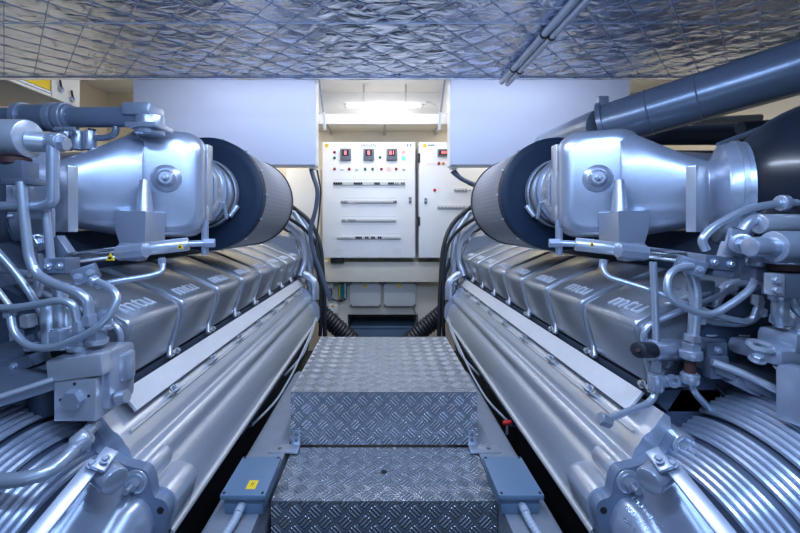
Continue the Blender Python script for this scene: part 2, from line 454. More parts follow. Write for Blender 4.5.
# ------------------------------------------------------------------ switchboards
YC = 4.08
def C(cx, cy): return P(310+cx/3.947, 130+cy/3.947, YC)   # detail of the door, as a point of its plane
def switchboard():
    t = thing('switchboard', 'white electrical switchboard with three red digital meters and breaker rows', 'switchboard', (-.2, 4.2, C(0, 508).z))
    a, b_ = C(48, 46), C(416, 506)
    fin('body', b2(B(), a.x, b_.x, YC+.02, YC+.30, b_.z, a.z, .005), 'white', t)
    d = fin('door', b2(B(), a.x+.004, b_.x-.004, YC-.002, YC+.02, b_.z+.006, a.z-.006, .004), 'white', t)
    px = YC/378/3.947
    for cx, txt in ((141, '8'), (232, '8'), (323, '81')):
        p = C(cx, 98)
        m = fin('panel_meter', b2(B(), p.x-21*px, p.x+21*px, YC-.03, YC, p.z-23*px, p.z+23*px, .006), 'meter', t)
        fin('display', b2(B(), p.x-13*px, p.x+13*px, YC-.034, YC-.029, p.z-6*px, p.z+17*px), 'screen', m)
        g = B(); text_into(g, txt, .062, basis((p.x, YC-.036, p.z+5*px), (1, 0, 0), (0, 0, 1)), .0005); fin('digits', g, 'led', m, flat=True)
    lam = [(97, 88, 'red'), (97, 110, 'green'), (277, 108, 'green'), (369, 86, 'redlit'), (369, 110, 'greenlit'),
           (97, 154, 'red'), (126, 154, 'clear'), (155, 154, 'red'), (185, 154, 'clear'), (218, 154, 'green'),
           (247, 154, 'green'), (282, 154, 'red'), (311, 153, 'redlit'), (340, 154, 'red'), (370, 154, 'clear')]
    for cx, cy, m in lam:
        p = C(cx, cy); r = 5.5*px*(1.5 if m.endswith('lit') else 1)
        l = fin('indicator_lamp', lathe(B(), (p.x, YC, p.z), (0, -1, 0), [(0, r), (.010, r), (.014, r*.7), (.016, 0)], 16), m, t)
        fin('bezel', band(B(), (p.x, YC-.003, p.z), (0, -1, 0), r*1.05, .008, r*.3, 20), 'white', l)
    def row(cy, x0, x1, groups, knobs=None, tone='greyink'):
        p, q = C(x0, cy), C(x1, cy)
        rw = fin('breaker_row', b2(B(), p.x, q.x, YC-.012, YC, p.z-7*px, p.z+7*px, .002), 'boxgrey', t)
        for (g0, g1, mm) in groups:
            g = B(); n = max(1, round((g1-g0)/9))
            for i in range(n):
                u = C(g0+(g1-g0)*(i+.5)/n, cy); w_ = (g1-g0)/n*px*.42
                b2(g, u.x-w_, u.x+w_, YC-.026, YC-.01, u.z-3.2*px, u.z+4.5*px, .0015)
            fin('breaker_toggles', g, mm, rw)
        u, q2 = C(x0, cy-15), C(x1, cy-15)
        fin('label_strip', b2(B(), u.x, q2.x, YC-.003, YC-.001, u.z-.004, u.z+.004), 'white_strip', rw, flat=True)
        u = C(x0, cy+15); fin('label_strip', b2(B(), u.x, q2.x, YC-.003, YC-.001, u.z-.004, u.z+.004), 'white_strip', rw, flat=True)
    row(212, 92, 375, [(92, 128, 'ink'), (172, 208, 'ink'), (253, 276, 'ink'), (308, 332, 'ink'), (335, 350, 'greyink'), (358, 375, 'meter')])
    row(284, 122, 343, [(122, 150, 'greyink'), (178, 326, 'boxgrey'), (328, 343, 'meter')])
    row(357, 124, 341, [(126, 140, 'greyink'), (150, 182, 'greyink'), (186, 202, 'boxgrey'), (208, 341, 'boxgrey')])
    row(425, 107, 358, [(107, 172, 'boxgrey'), (180, 206, 'ink'), (216, 232, 'ink'), (241, 257, 'ink'), (267, 283, 'ink'), (292, 358, 'boxgrey')])
    p = C(395, 277); h = fin('handle', b2(B(), p.x-.014, p.x+.014, YC-.02, YC, p.z-.032, p.z+.032, .006), 'meter', t)
    fin('lock', cyl(B(), (p.x, YC-.026, p.z), (p.x, YC-.02, p.z), .007), 'bolt', h)
    p = C(66, 62); s = fin('warning_sticker', b2(B(), p.x-7*px, p.x+7*px, YC-.0035, YC-.001, p.z-7*px, p.z+7*px), 'yellow', t, flat=True)
    g = B(); text_into(g, '!', .03, basis((p.x, YC-.0045, p.z), (1, 0, 0), (0, 0, 1)), .0003); fin('mark', g, 'ink', s, flat=True)
    p = C(231, 62); g = B(); text_into(g, 'HEINEN', .046, basis((p.x, YC-.003, p.z), (1, 0, 0), (0, 0, 1)), .0008); fin('lettering', g, 'ink', t, flat=True)
    g = B()
    for cx in (385, 397):
        p = C(cx, 60); b2(g, p.x-.010, p.x+.010, YC-.0035, YC-.001, p.z-.016, p.z+.016)
    fin('caution_label', g, 'greyink', t, flat=True)
    g = B()
    for cx in (112, 343):
        for k, wd in enumerate((.03, .05, .055, .04)):
            p = C(cx, 470+k*6); b2(g, p.x-wd, p.x+wd, YC-.0032, YC-.001, p.z-.002, p.z+.002)
    fin('lettering', g, 'boxgrey', t, flat=True)
    p = C(105, 520); fin('cable_entry', b2(B(), p.x-.07, p.x+.07, YC+.04, YC+.12, p.z-.02, C(0, 507).z, .004), 'ink', t)
    return t
switchboard()
def switchboard2():
    a, b_ = C(430, 46), C(430, 506)
    t = thing('switchboard', 'white electrical switchboard half hidden behind the right engine', 'switchboard', (.9, 4.2, b_.z))
    fin('body', b2(B(), a.x, 1.35, YC+.02, YC+.30, b_.z, a.z, .005), 'white', t)
    fin('door', b2(B(), a.x+.004, 1.346, YC-.002, YC+.02, b_.z+.006, a.z-.006, .004), 'white', t)
    px = YC/378/3.947
    p = C(453, 62); s = fin('warning_sticker', b2(B(), p.x-7*px, p.x+7*px, YC-.0035, YC-.001, p.z-7*px, p.z+7*px), 'yellow', t, flat=True)
    g = B(); text_into(g, '!', .03, basis((p.x, YC-.0045, p.z), (1, 0, 0), (0, 0, 1)), .0003); fin('mark', g, 'ink', s, flat=True)
    p = C(478, 60); g = B(); b2(g, p.x-.035, p.x+.035, YC-.003, YC-.001, p.z-.006, p.z+.006); fin('lettering', g, 'teal', t, flat=True)
    p = C(527, 91); m = fin('panel_meter', b2(B(), p.x-24*px, p.x+24*px, YC-.03, YC, p.z-14*px, p.z+14*px, .006), 'meter', t)
    fin('display', b2(B(), p.x-19*px, p.x+19*px, YC-.034, YC-.029, p.z-8*px, p.z+8*px), 'screen', m)
    g = B(); text_into(g, '888', .040, basis((p.x, YC-.036, p.z), (1, 0, 0), (0, 0, 1)), .0005); fin('digits', g, 'led', m, flat=True)
    for cx, cy, m in ((508, 132, 'red'), (526, 132, 'orange'), (492, 237, 'redcap'), (560, 132, 'red')):
        p = C(cx, cy); r = 6*px
        fin('indicator_lamp', lathe(B(), (p.x, YC, p.z), (0, -1, 0), [(0, r), (.010, r), (.014, r*.7), (.016, 0)], 16), m, t)
    g = B()
    for k, wd in enumerate((.05, .06)):
        p = C(478, 133+k*5); b2(g, p.x-wd, p.x+wd, YC-.0032, YC-.001, p.z-.002, p.z+.002)
    fin('lettering', g, 'pinkink', t, flat=True)
    for cy, x0 in ((305, 502), (237, 568)):
        p, q = C(x0, cy), C(620, cy)
        rw = fin('breaker_row', b2(B(), p.x, q.x, YC-.012, YC, p.z-8*px, p.z+8*px, .002), 'boxgrey', t)
        g = B()
        for i in range(8):
            u = C(x0+6+14*i, cy); b2(g, u.x-.012, u.x+.012, YC-.026, YC-.01, u.z-.010, u.z+.004, .0015)
        fin('breaker_toggles', g, 'greyink', rw)
    p = C(456, 280); h = fin('handle', b2(B(), p.x-.014, p.x+.014, YC-.02, YC, p.z-.032, p.z+.032, .006), 'meter', t)
    fin('lock', cyl(B(), (p.x, YC-.026, p.z), (p.x, YC-.02, p.z), .007), 'bolt', h)
    for cy in (110, 360):
        p = C(433, cy); fin('hinge', b2(B(), p.x-.02, p.x+.004, YC-.01, YC+.02, p.z-.05, p.z+.05, .004), 'ink', t)
switchboard2()

a, b_ = P(286, 169, 4.36), P(320, 240, 4.36)
struct('trim_panel', b2(B(), a.x, b_.x, 4.37, 4.40, b_.z, a.z, .003), 'white')
a, b_ = P(300, 262, 4.3), P(322, 263.5, 4.3)
struct('trim_rail', b2(B(), a.x-.3, b_.x, 4.34, 4.40, b_.z-.03, a.z, .003), 'cream_dk')
# small boxes on the lower bulkhead
YB = 4.30
def D(cx, cy): return P(310+cx/5.714, 260+cy/5.714, YB)
for k, (x0, x1) in enumerate(((228, 404), (422, 604))):
    a, b_ = D(x0, 126), D(x1, 264)
    t = thing('junction_box', 'grey square junction box low on the bulkhead, %s of a pair' % ('left' if k == 0 else 'right'), 'junction box', (a.x, YB, b_.z))
    fin('body', b2(B(), a.x+.006, b_.x-.006, YB+.02, YB+.10, b_.z+.006, a.z-.006, .006), 'boxgrey', t)
    fin('lid', b2(B(), a.x, b_.x, YB, YB+.022, b_.z, a.z, .006), 'boxgrey', t)
    for x in (a.x+.012, b_.x-.012):
        for z in (a.z-.012, b_.z+.012): fin('screw', cyl(B(), (x, YB-.004, z), (x, YB, z), .009), 'ink', t)
    p = D((x0+x1)/2, 147); fin('warning_sticker', b2(B(), p.x-.02, p.x+.02, YB-.002, YB+.001, p.z-.02, p.z+.02), 'yellow', t, flat=True)
a, b_ = D(104, 250), D(158, 305)
t = thing('switch_box', 'small white box with yellow sticker low left on the bulkhead', 'switch box', (a.x, YB, b_.z))
fin('body', b2(B(), a.x, b_.x, YB, YB+.08, b_.z, a.z, .006), 'white', t)
p = D(130, 264); fin('warning_sticker', b2(B(), p.x-.016, p.x+.016, YB-.002, YB+.001, p.z-.014, p.z+.014), 'yellow', t, flat=True)
a, b_ = D(158, 128), D(208, 222)
t = thing('terminal_block', 'teal and yellow terminal block left of the grey junction boxes', 'terminal block', (a.x, YB, b_.z))
fin('base', b2(B(), a.x, b_.x, YB+.03, YB+.09, b_.z, a.z, .004), 'teal', t)
g = B()
for i in range(9):
    z = b_.z+(a.z-b_.z)*(i+.5)/9; b2(g, a.x+.012, a.x+.026, YB, YB+.03, z-.009, z+.009, .002)
fin('terminals', g, 'yellow', t)
fin('rail', b2(B(), b_.x-.022, b_.x-.008, YB, YB+.03, b_.z+.01, a.z-.01, .002), 'strip', t)
g = B(); tube(g, [D(103, 160), D(100, 190), D(118, 215), D(130, 228), D(175, 240), D(200, 225)], .008, n=8)
tube(g, [D(115, 165), D(128, 190), D(112, 210), D(150, 235), D(185, 228)], .007, n=8)
tag(fin('cable_bundle', g, 'black'), 'black cable loops below the terminal block on the bulkhead', 'cable')
a, b_ = D(96, 128), D(132, 160)
tag(fin('cable_socket', b2(B(), a.x, b_.x, YB, YB+.08, b_.z, a.z, .006), 'white'), 'small white socket at the top left above the black cable loops', 'socket')
g = B(); tube(g, [D(585, 266), D(600, 290), D(612, 330), D(600, 370), D(590, 400)], .006, n=8)
tag(fin('sensor_cable', g, 'meter'), 'thin grey cable running down from the right junction box', 'cable')

# corrugated drain hoses either side of the platform's far end
for s, pts in ((-1, [(306, 296), (322, 314), (338, 328), (362, 350)]), (1, [(458, 296), (442, 314), (424, 328), (400, 350)])):
    g = B(); tube(g, [P(a, b_, 3.78+.03*i) for i, (a, b_) in enumerate(pts)], 0.085, rad=.2, n=20, corr=.07, step=.018, seg=8)
    tag(fin('corrugated_hose', g, 'black'), 'thick black corrugated hose by the %s engine behind the platform' % ('left' if s < 0 else 'right'), 'hose')

# white cabinet high on the left
t = thing('wall_cabinet', 'beige wall cabinet at the top left with a yellow strip and two latches', 'cabinet', (-2.8, 2.6, .91))
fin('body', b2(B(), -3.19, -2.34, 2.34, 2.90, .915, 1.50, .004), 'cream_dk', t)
fin('side_plate', b2(B(), -2.34, -2.322, 2.66, 2.905, .905, 1.50, .003), 'cream', t)
fin('edge_rail', b2(B(), -2.34, -2.322, 2.34, 2.655, .905, .925, .003), 'cream', t)
fin('inner_rail', b2(B(), -2.34, -2.326, 2.34, 2.655, .932, .945, .002), 'white', t)
fin('yellow_strip', b2(B(), -2.341, -2.332, 2.34, 2.655, .952, 1.4), 'yellow', t)
for y, z in ((2.72, .985), (2.82, .945)):
    l = fin('latch', cyl(B(), (-2.324, y, z), (-2.30, y, z), .018), 'bolt', t)
    fin('latch_lever', tube(B(), [(-2.305, y, z), (-2.30, y-.02, z+.06)], .007), 'ink', l)

# twin conduits under the foil ceiling
for k, dx in enumerate((0, .036)):
    t = thing('ceiling_conduit', 'white conduit under the foil ceiling, %s of the pair' % ('left' if k == 0 else 'right'), 'conduit', (.73+dx, 1.8, .87))
    fin('pipe', cyl(B(), (.725+dx, 2.29, .872-.01*k), (.765+dx, .5, .872-.01*k), .016), 'whitepipe', t)
    for y in (2.1, 1.72): fin('clip', band(B(), (.727+dx+(2.29-y)*.022, y, .872-.01*k), (0, 1, 0), .015, .014, .004, 20), 'ink', t)

# ------------------------------------------------------------------ tread plate steps
def tread_face(bm, corners, uvs):
    vs = [bm.verts.new(c) for c in corners]; f = bm.faces.new(vs)
    uv = bm.loops.layers.uv.verify()
    for l, u in zip(f.loops, uvs): l[uv].uv = u
    return f
def plate(name, c0, u, v, nrm, th, parent, off=(0, 0)):
    """a sheet of tread plate: corner, two edge vectors, thickness against the normal"""
    bm = bmesh.new(); c0, u, v, nrm = V(c0), V(u), V(v), V(nrm)
    a = [c0, c0+u, c0+u+v, c0+v]; b_ = [p-nrm*th for p in a]
    U, W = u.length, v.length; ou, ov = off
    tread_face(bm, a, [(ou, ov), (ou+U, ov), (ou+U, ov+W), (ou, ov+W)])
    tread_face(bm, b_[::-1], [(0, 0), (0, 0), (0, 0), (0, 0)])
    for i in range(4):
        j = (i+1) % 4; tread_face(bm, [a[i], b_[i], b_[j], a[j]], [(0, 0), (0, 0), (0, 0), (0, 0)])
    bmesh.ops.remove_doubles(bm, verts=bm.verts, dist=1e-6)
    return fin(name, bm, 'tread', parent, flat=True)
t = thing('tread_platform', 'raised aluminium tread plate platform between the two engines', 'platform', (.01, 1.9, -.885))
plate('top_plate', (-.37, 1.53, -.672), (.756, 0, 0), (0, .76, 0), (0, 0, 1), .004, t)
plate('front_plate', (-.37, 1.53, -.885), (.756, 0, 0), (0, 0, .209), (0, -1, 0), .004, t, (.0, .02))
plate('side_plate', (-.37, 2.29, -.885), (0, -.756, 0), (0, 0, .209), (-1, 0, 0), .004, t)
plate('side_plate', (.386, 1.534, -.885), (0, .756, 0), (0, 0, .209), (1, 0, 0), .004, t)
def angle_bracket(x, s, parent):
    g = B(); b2(g, x-.016, x+.016, 1.522, 1.527, -.885, -.825, .001); b2(g, x-.016 if s > 0 else x-.10, x+.10 if s > 0 else x+.016, 1.47, 1.527, -.886, -.881, .001)
    br = fin('bracket', g, 'bolt', parent)
    for z in (-.84, -.862): fin('bolt', bolt(B(), (x, 1.522, z), (0, -1, 0), .005, .004), 'meter', br)
    fin('bolt', bolt(B(), (x+s*.06, 1.497, -.881), (0, 0, 1), .006, .004), 'meter', br)
angle_bracket(-.345, -1, t); angle_bracket(.362, 1, t)
t = thing('tread_step', 'lower aluminium tread plate step in front of the platform, with a finger hole', 'step', (.01, 1.35, FLOOR))
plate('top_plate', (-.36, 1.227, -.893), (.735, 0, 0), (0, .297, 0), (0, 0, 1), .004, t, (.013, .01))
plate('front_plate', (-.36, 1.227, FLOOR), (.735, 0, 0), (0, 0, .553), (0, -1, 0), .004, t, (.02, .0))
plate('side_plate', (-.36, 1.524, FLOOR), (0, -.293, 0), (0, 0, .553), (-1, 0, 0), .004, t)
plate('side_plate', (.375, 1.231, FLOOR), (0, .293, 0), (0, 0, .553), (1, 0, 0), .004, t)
p = P(384, 472, 1.372); fin('finger_hole', lathe(B(), (p.x, p.y, -.8925), (0, 0, 1), [(-.001, .011), (.0008, .011), (.0009, .009)], 20), 'ink', t)

# cast junction boxes on the girders
def floor_box(s):
    lab = 'blue-grey cast junction box on the girder %s of the lower step' % ('left' if s < 0 else 'right')
    t = thing('deck_box', lab, 'junction box', (s*.425, 1.24, -.885))
    mi = s < 0
    fin('body', b2(B(), .366, .484, 1.160, 1.332, -.885, -.832, .004), 'boxblue', t, mi)
    l = fin('lid', b2(B(), .356, .494, 1.148, 1.344, -.834, -.818, .005), 'boxblue', t, mi)
    for x in (.366, .484):
        for y in (1.158, 1.334): fin('screw', cyl(B(), (x, y, -.818), (x, y, -.8165), .0045), 'ink', l, mi)
    g = B(); cyl(g, (.43, 1.160, -.857), (.43, 1.125, -.857), .013, n=16); gl = fin('cable_gland', g, 'conduit', t, mi)
    g = B(); tube(g, [(.43, 1.15, -.857), (.43, 1.11, -.862), (.445, 1.04, -.872), (.47, .93, -.874), (.49, .80, -.874)], .0115, rad=.04, corr=.08, step=.005, n=14)
    fin('flexible_conduit', g, 'conduit', t, mi)
    if s < 0:
        st = fin('warning_sticker', b2(B(), -.425, -.395, 1.175, 1.215, -.818, -.8172), 'yellow', t, flat=True)
        g = B(); text_into(g, '!!', .022, basis((-.410, 1.195, -.8168), (1, 0, 0), (0, 1, 0)), .0003); fin('mark', g, 'ink', st, flat=True)
floor_box(-1); floor_box(1)

# ------------------------------------------------------------------ the engines
COVER_PROF = rounded([(.80, -.462), (.768, -.455), (.720, -.281), (.80, -.240), (1.02, -.150), (1.06, -.16), (1.06, -.462)], [.01, .01, .030, .0, .02, .01, 0], 6)
RAIL_PROF = [(.79, -.56), (.785, -.52), (.770, -.51), (.755, -.530), (.742, -.548), (.730, -.560), (.720, -.566), (.710, -.576), (.700, -.594),
             (.690, -.606), (.684, -.620), (.681, -.632), (.676, -.636), (.664, -.636), (.652, -.640), (.643, -.648), (.638, -.660), (.637, -.672), (.640, -.683),
             (.639, -.692), (.628, -.700), (.616, -.715), (.604, -.738), (.594, -.765), (.585, -.795), (.580, -.820), (.585, -.842), (.60, -.86), (.79, -.86)]
FLANGE = rounded([(.860, -.66), (.850, -.590), (.825, -.556), (.775, -.556), (.752, -.604), (.722, -.606), (.690, -.630), (.655, -.640), (.625, -.645), (.612, -.675),
                  (.606, -.718), (.575, -.725), (.562, -.752), (.575, -.80), (.590, -.90), (.875, -.90)], .014, 3)
NCOV, Y0, SP = 8, 1.072, .300

def mtu_text(bm, s, yc, x0=.785, size=.098):
    """raised letters on the sloping top of a rocker cover, reading along the engine"""
    n = V((-.43, 0, 1)).normalized(); o_ = V((s*x0, yc, -.258+(x0-.765)*.45+.002))
    up = V((s*1, 0, .43))
    xd = V((0, -1, 0)) if s > 0 else V((0, 1, 0))
    text_into(bm, 'mtu', size, basis(o_, xd, up), .0025)

def engine(s):
    mi = s < 0
    side = 'left' if s < 0 else 'right'
    E = thing('marine_diesel_engine', 'large silver-blue marine diesel engine along the %s side of the aisle' % side, 'engine', (s*1.1, 2.2, FLOOR))
    def F(name, bm, m, par=None, mirror=None, **k): return fin(name, bm, m, par or E, mi if mirror is None else mirror, **k)
    # block
    g = B(); prism(g, [(.84, -.46), (.90, -.25), (1.07, -.17), (1.13, -.02), (1.95, -.02), (1.95, -1.42), (.95, -1.42), (.80, -.90), (.80, -.52)], 1.06, 3.45)
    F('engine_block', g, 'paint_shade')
    # rocker covers
    for i in range(NCOV):
        a, b_ = Y0+SP*i, Y0+SP*(i+1)
        g = B(); n = len(COVER_PROF)
        def sec(y, k):   # slightly shrunken end sections round the cover off
            cx, cz = .90, -.32
            return [V((cx+(x-cx)*k, y, cz+(z-cz)*k)) for x, z in COVER_PROF]
        e = .018
        loft(g, [sec(a+e, .955), sec(a+e+.003, .985), sec(a+e+.010, 1), sec(b_-e-.010, 1), sec(b_-e-.003, .985), sec(b_-e, .955)])
        c = F('rocker_cover', g, 'paint_cover', angle=50)
        g = B(); mtu_text(g, s, a+SP*.42); fin('lettering', g, 'letters', c, False, flat=True)
        # curved flange rim in the gap, sweeping out at the foot
        g = B(); pts = [V((1.0, 0, -.172)), V((.80, 0, -.257)), V((.733, 0, -.290)), V((.748, 0, -.37)), V((.765, 0, -.43)), V((.752, -.03, -.462))]
        tube(g, [p+V((.006, a+.004, -.004)) for p in pts], .0095, rad=.06, n=10)
        F('flange_rim', g, 'paint', c)
        g = B()
        bolt(g, (.765, a+.004, -.462), (-.9, 0, .45), .009, .010); bolt(g, (.768, a+.042, -.466), (-.9, 0, .45), .009, .010)
        F('cover_bolt', g, 'bolt', c)
    # base ledge under covers
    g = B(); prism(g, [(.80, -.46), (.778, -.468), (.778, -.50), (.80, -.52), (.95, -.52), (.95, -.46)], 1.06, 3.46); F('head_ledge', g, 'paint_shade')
    # flat light strip (cable duct) above the rail
    g = B(); x, z = V((.713, 0, -.536)), V((.758, 0, -.482)); d = (z-x); nn = V((-d.z, 0, d.x)).normalized()*.004
    pr = [(x.x, x.z), (z.x, z.z), (z.x-nn.x*1, z.z-nn.z), (x.x-nn.x, x.z-nn.z)]
    if True: pr = [(.713, -.536), (.758, -.482), (.764, -.487), (.719, -.541)]
    prism(g, pr, 1.10, 3.42); F('cover_strip', g, 'strip')
    # side rail casting with two rounded lobes
    g = B(); prism(g, RAIL_PROF, 1.03, 3.38); F('side_rail', g, 'paint_light', angle=50)
    # upper rim lip of the channel and clips
    g = B(); cyl(g, (.706, 1.06, -.577), (.706, 3.36, -.577), .005, n=10); F('channel_rim', g, 'rail_hi')
    for k in range(7):
        y = 1.287+.297*k
        g = B(); box(g, (.706, y, -.562), (.052, .062, .006), Matrix.Rotation(.7, 4, 'Y'), .001); c = F('clip', g, 'rail_hi')
        g = B(); bolt(g, (.706, y, -.558), (-.65, 0, .76), .013, .018); F('clip_bolt', g, 'bolt', c)
    g = B(); cyl(g, (.578, 1.03, -.836), (.578, 3.36, -.836), .011, n=16); F('bottom_pipe', g, 'rail_hi')
    g = B(); cyl(g, (.600, 1.6, -.885), (.590, 3.30, -.885), .009, n=10)
    for y in (1.7, 2.1, 2.5, 2.9): box(g, (.60, y, -.875), (.03, .03, .05), None, .003)
    F('lower_pipe', g, 'paint_shade')
    # oil sump under the rail
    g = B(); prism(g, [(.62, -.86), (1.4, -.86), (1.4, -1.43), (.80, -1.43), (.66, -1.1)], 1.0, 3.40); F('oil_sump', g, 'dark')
    # boss at the near end of the rail
    g = B(); pr = rounded([(.640, -.700), (.576, -.716), (.556, -.745), (.566, -.80), (.585, -.86), (.66, -.86)], .018, 4)
    loft(g, [[V((x, 1.03, z)) for x, z in pr], [V((x, 1.13, z)) for x, z in pr], [V((.60+(x-.60)*.9, 1.15, -.78+(z+.78)*.9)) for x, z in pr]])
    F('rail_boss', g, 'paint_light', angle=50)
    # near flange with its two studs
    g = B(); prism(g, FLANGE, 1.0, 1.03); fl = F('end_flange', g, 'flange_paint')
    for x, z in ((.800, -.582), (.651, -.676)):
        g = B(); bolt(g, (x, .997, z), (0, -1, 0), .016, .016, .022); F('stud_bolt', g, 'bolt', fl)
        g = B(); cyl(g, (x, .997, z), (x, 1.12, z), .032, n=24, bev=.004); F('stud_boss', g, 'paint_light', fl)
    g = B(); cyl(g, (.586, .9985, -.752), (.586, 1.0, -.752), .009, n=16); F('bolt_hole', g, 'ink', fl)
    # gear housing in front, surface falling towards the viewer
    g = B()
    A = rounded([(.80, -.66), (.785, -.605), (.75, -.612), (.715, -.625), (.690, -.662), (.66, -.715), (.635, -.72), (.612, -.745), (.600, -.79), (.625, -.92), (.85, -.92), (.84, -.70)], .016, 3)
    cx, cz = .80, -.80
    loft(g, [[V((x, 1.0, z)) for x, z in A], [V((x, .975, z)) for x, z in A], [V((cx+(x-cx)*.93, .955, cz+(z-cz)*.90)) for x, z in A],
             [V((cx+(x-cx)*.88, .80, cz-.07+(z-cz)*.85)) for x, z in A], [V((cx+(x-cx)*.80, .62, cz-.16+(z-cz)*.8)) for x, z in A]])
    gh = F('gear_housing', g, 'paint', angle=50)
    # cylinder fitting and strap bar on the housing
    pa, pb = (P(655, 470, .93), P(678, 462, .93)) if s > 0 else (P(109, 470, .93), P(86, 462, .93))
    pa = P(648, 482, .895); pb = P(668, 466, .935)
    g = B(); cyl(g, pa, pb, .030, n=28, bev=.006); F('plug_cylinder', g, 'paint', gh, mirror=mi)
    g = B(); q0, q1 = P(668, 462, .90), P(738, 548, .72)
    d = (q1-q0); xx = d.normalized(); yy = V((-.5, -.3, .8)); Mx = basis(tuple((q0+q1)/2), xx, xx.cross(yy)); Mx.translation = V((0, 0, 0))
    box(g, (q0+q1)/2, (d.length, .034, .012), Mx, .003); sb = F('strap_bar', g, 'paint', gh)
    g = B(); box(g, q0+V((-.02, .0, .006)), (.055, .035, .010), Mx, .004)
    F('strap_lug', g, 'paint', sb)
    g = B(); bolt(g, q0+V((-.03, -.01, .012)), (-.3, -.4, .8), .007, .008); bolt(g, q0+V((-.005, -.02, .008)), (-.3, -.4, .8), .007, .008); F('strap_bolt', g, 'bolt', sb)
    if s > 0:
        from mathutils.bvhtree import BVHTree
        oo = ORG[E.name]; bv = BVHTree.FromPolygons([v.co+oo for v in gh.data.vertices], [tuple(p.vertices) for p in gh.data.polygons])
        def hit(px, py):
            h = bv.ray_cast(V((0, 0, 0)), P(px, py, 1).normalized())
            return h[0] if h[0] is not None else P(px, py, .9)
        g = B()
        for k, (tx, sz) in enumerate((('MTU-DDC', .021), ('4000-FN', .017), ('CAST', .014))):
            a, b_ = hit(633-7*k, 499+7*k), hit(655-7*k, 523+7*k); up = hit(650-7*k, 502+7*k)-a
            t_ = B(); text_into(t_, tx, sz, basis((a+b_)/2, b_-a, up), .0012)
            n_ = (b_-a).normalized().cross(up).normalized(); mid = (a+b_)/2
            for v in t_.verts:
                h = (v.co-mid).dot(n_); loc, nr, _, _ = bv.find_nearest(v.co)
                if loc is not None: v.co = loc+nr*(h+.0008)
            me = bpy.data.meshes.new('t'); t_.to_mesh(me); g.from_mesh(me); bpy.data.meshes.remove(me); t_.free()
        F('cast_lettering', g, 'paint', gh, mirror=False, flat=True)
    # ribbed bellows at the corner
    ax = V((.97, .10, .24)).normalized(); c0 = V((.812, .95, -.815)); g = B()
    def br(k): return .215+.0055*k+(.010 if k > 4 else 0)+(.010 if k > 8 else 0)
    for k in range(16):
        ring(g, c0+ax*(.0165*k+(.008 if k > 4 else 0)+(.008 if k > 8 else 0)), ax, br(k), .0085, n=72, k=8)
    bw = F('ribbed_bellows', g, 'paint')
    g = B(); cyl(g, c0-ax*.006, c0+ax*.28, .213, .31, n=56); F('bellows_core', g, 'paint_shade', bw)
    # intake elbow box (air manifold): rounded square front, duct to the turbocharger
    Yb = 1.46
    def BP(px, py, y=Yb): return P(px, py, y)
    g = B()
    def rr(cx, cy, hx, hy, rc, n=8):
        out = []
        for (sx, sy, a0) in ((1, 1, 0), (-1, 1, 90), (-1, -1, 180), (1, -1, 270)):
            for k in range(n+1):
                a = math.radians(a0+90*k/n); out.append((cx+sx*(hx-rc)+rc*math.cos(a), cy+sy*(hy-rc)+rc*math.sin(a)))
        return out
    cx, cz = .838, .165
    rot = Matrix.Rotation(math.radians(-24), 3, 'Z'); ce = V((cx, Yb, cz))
    def T(p): return ce+rot @ (V(p)-ce)
    secs = []
    for y, hx, hy, rc in ((Yb-.035, .100, .165, .07), (Yb-.030, .118, .183, .08), (Yb-.015, .133, .198, .08), (Yb+.012, .142, .207, .075), (Yb+.05, .146, .210, .07), (Yb+.19, .146, .205, .07), (Yb+.22, .12, .17, .07)):
        secs.append([T((x, y, z)) for x, z in rr(cx, cz, hx, hy, rc)])
    loft(g, secs)
    ib = F('intake_box', g, 'paint', angle=60)
    g = B(); p = P(557, 183, 1.60); box(g, p, (.030, .05, .32), None, .005); box(g, p+V((.012, -.03, .10)), (.04, .03, .05), None, .005); box(g, p+V((.0, -.03, -.13)), (.045, .03, .06), None, .005); fs = F('box_flange', g, 'paint_light', ib)
    g = B(); bolt(g, p+V((.0, -.03, .135)), (-.3, -1, .2), .012, .014); F('flange_bolt', g, 'bolt', fs)
    # centre hub
    g = B(); hc = T((cx-.008, Yb-.035, cz+.015)); nd = rot @ V((0, -1, 0))
    lathe(g, hc, nd, [(-.02, .052), (.003, .052), (.008, .048), (.012, .033), (.028, .029), (.034, .022)], 32); hb = F('hub_boss', g, 'paint', ib)
    g = B(); bolt(g, hc+nd*.032, nd, .013, .012, .014); F('hub_bolt', g, 'bolt', hb)
    # transition duct towards the turbo, narrowing
    g = B(); secs = []
    d0 = V((.92, Yb+.06, .165)); d1 = V((1.15, Yb-.17, .100))
    for t_, hx, hz in ((0, .15, .205), (.18, .15, .20), (.4, .13, .17), (.65, .115, .135), (.85, .105, .115), (1, .10, .11)):
        c = d0.lerp(d1, t_); xa = V((.30, .95, 0)).normalized()*hx
        secs.append([c+xa*math.copysign(abs(math.cos(a))**.7, math.cos(a))+V((0, 0, 1))*hz*math.copysign(abs(math.sin(a))**.7, math.sin(a)) for a in [2*PI*i/40 for i in range(40)]])
    loft(g, secs); F('transition_duct', g, 'paint', angle=60)
    g = B(); pq = P(700, 199, 1.17)
    box(g, (pq.x, 1.18, pq.z), (.062, .03, .205), Matrix.Rotation(.35, 4, 'Z'), .004); F('mounting_plate', g, 'paint_light')
    # turbo inlet clamps, axis mostly across
    ta = V((.86, -.50, -.02)).normalized(); tc = V((1.120, 1.240, .105))
    g = B(); lathe(g, tc-ta*.03, ta, [(-.01, .10), (.005, .140), (.012, .158), (.022, .163), (.09, .166)], 40); tb = F('turbo_inlet', g, 'paint')
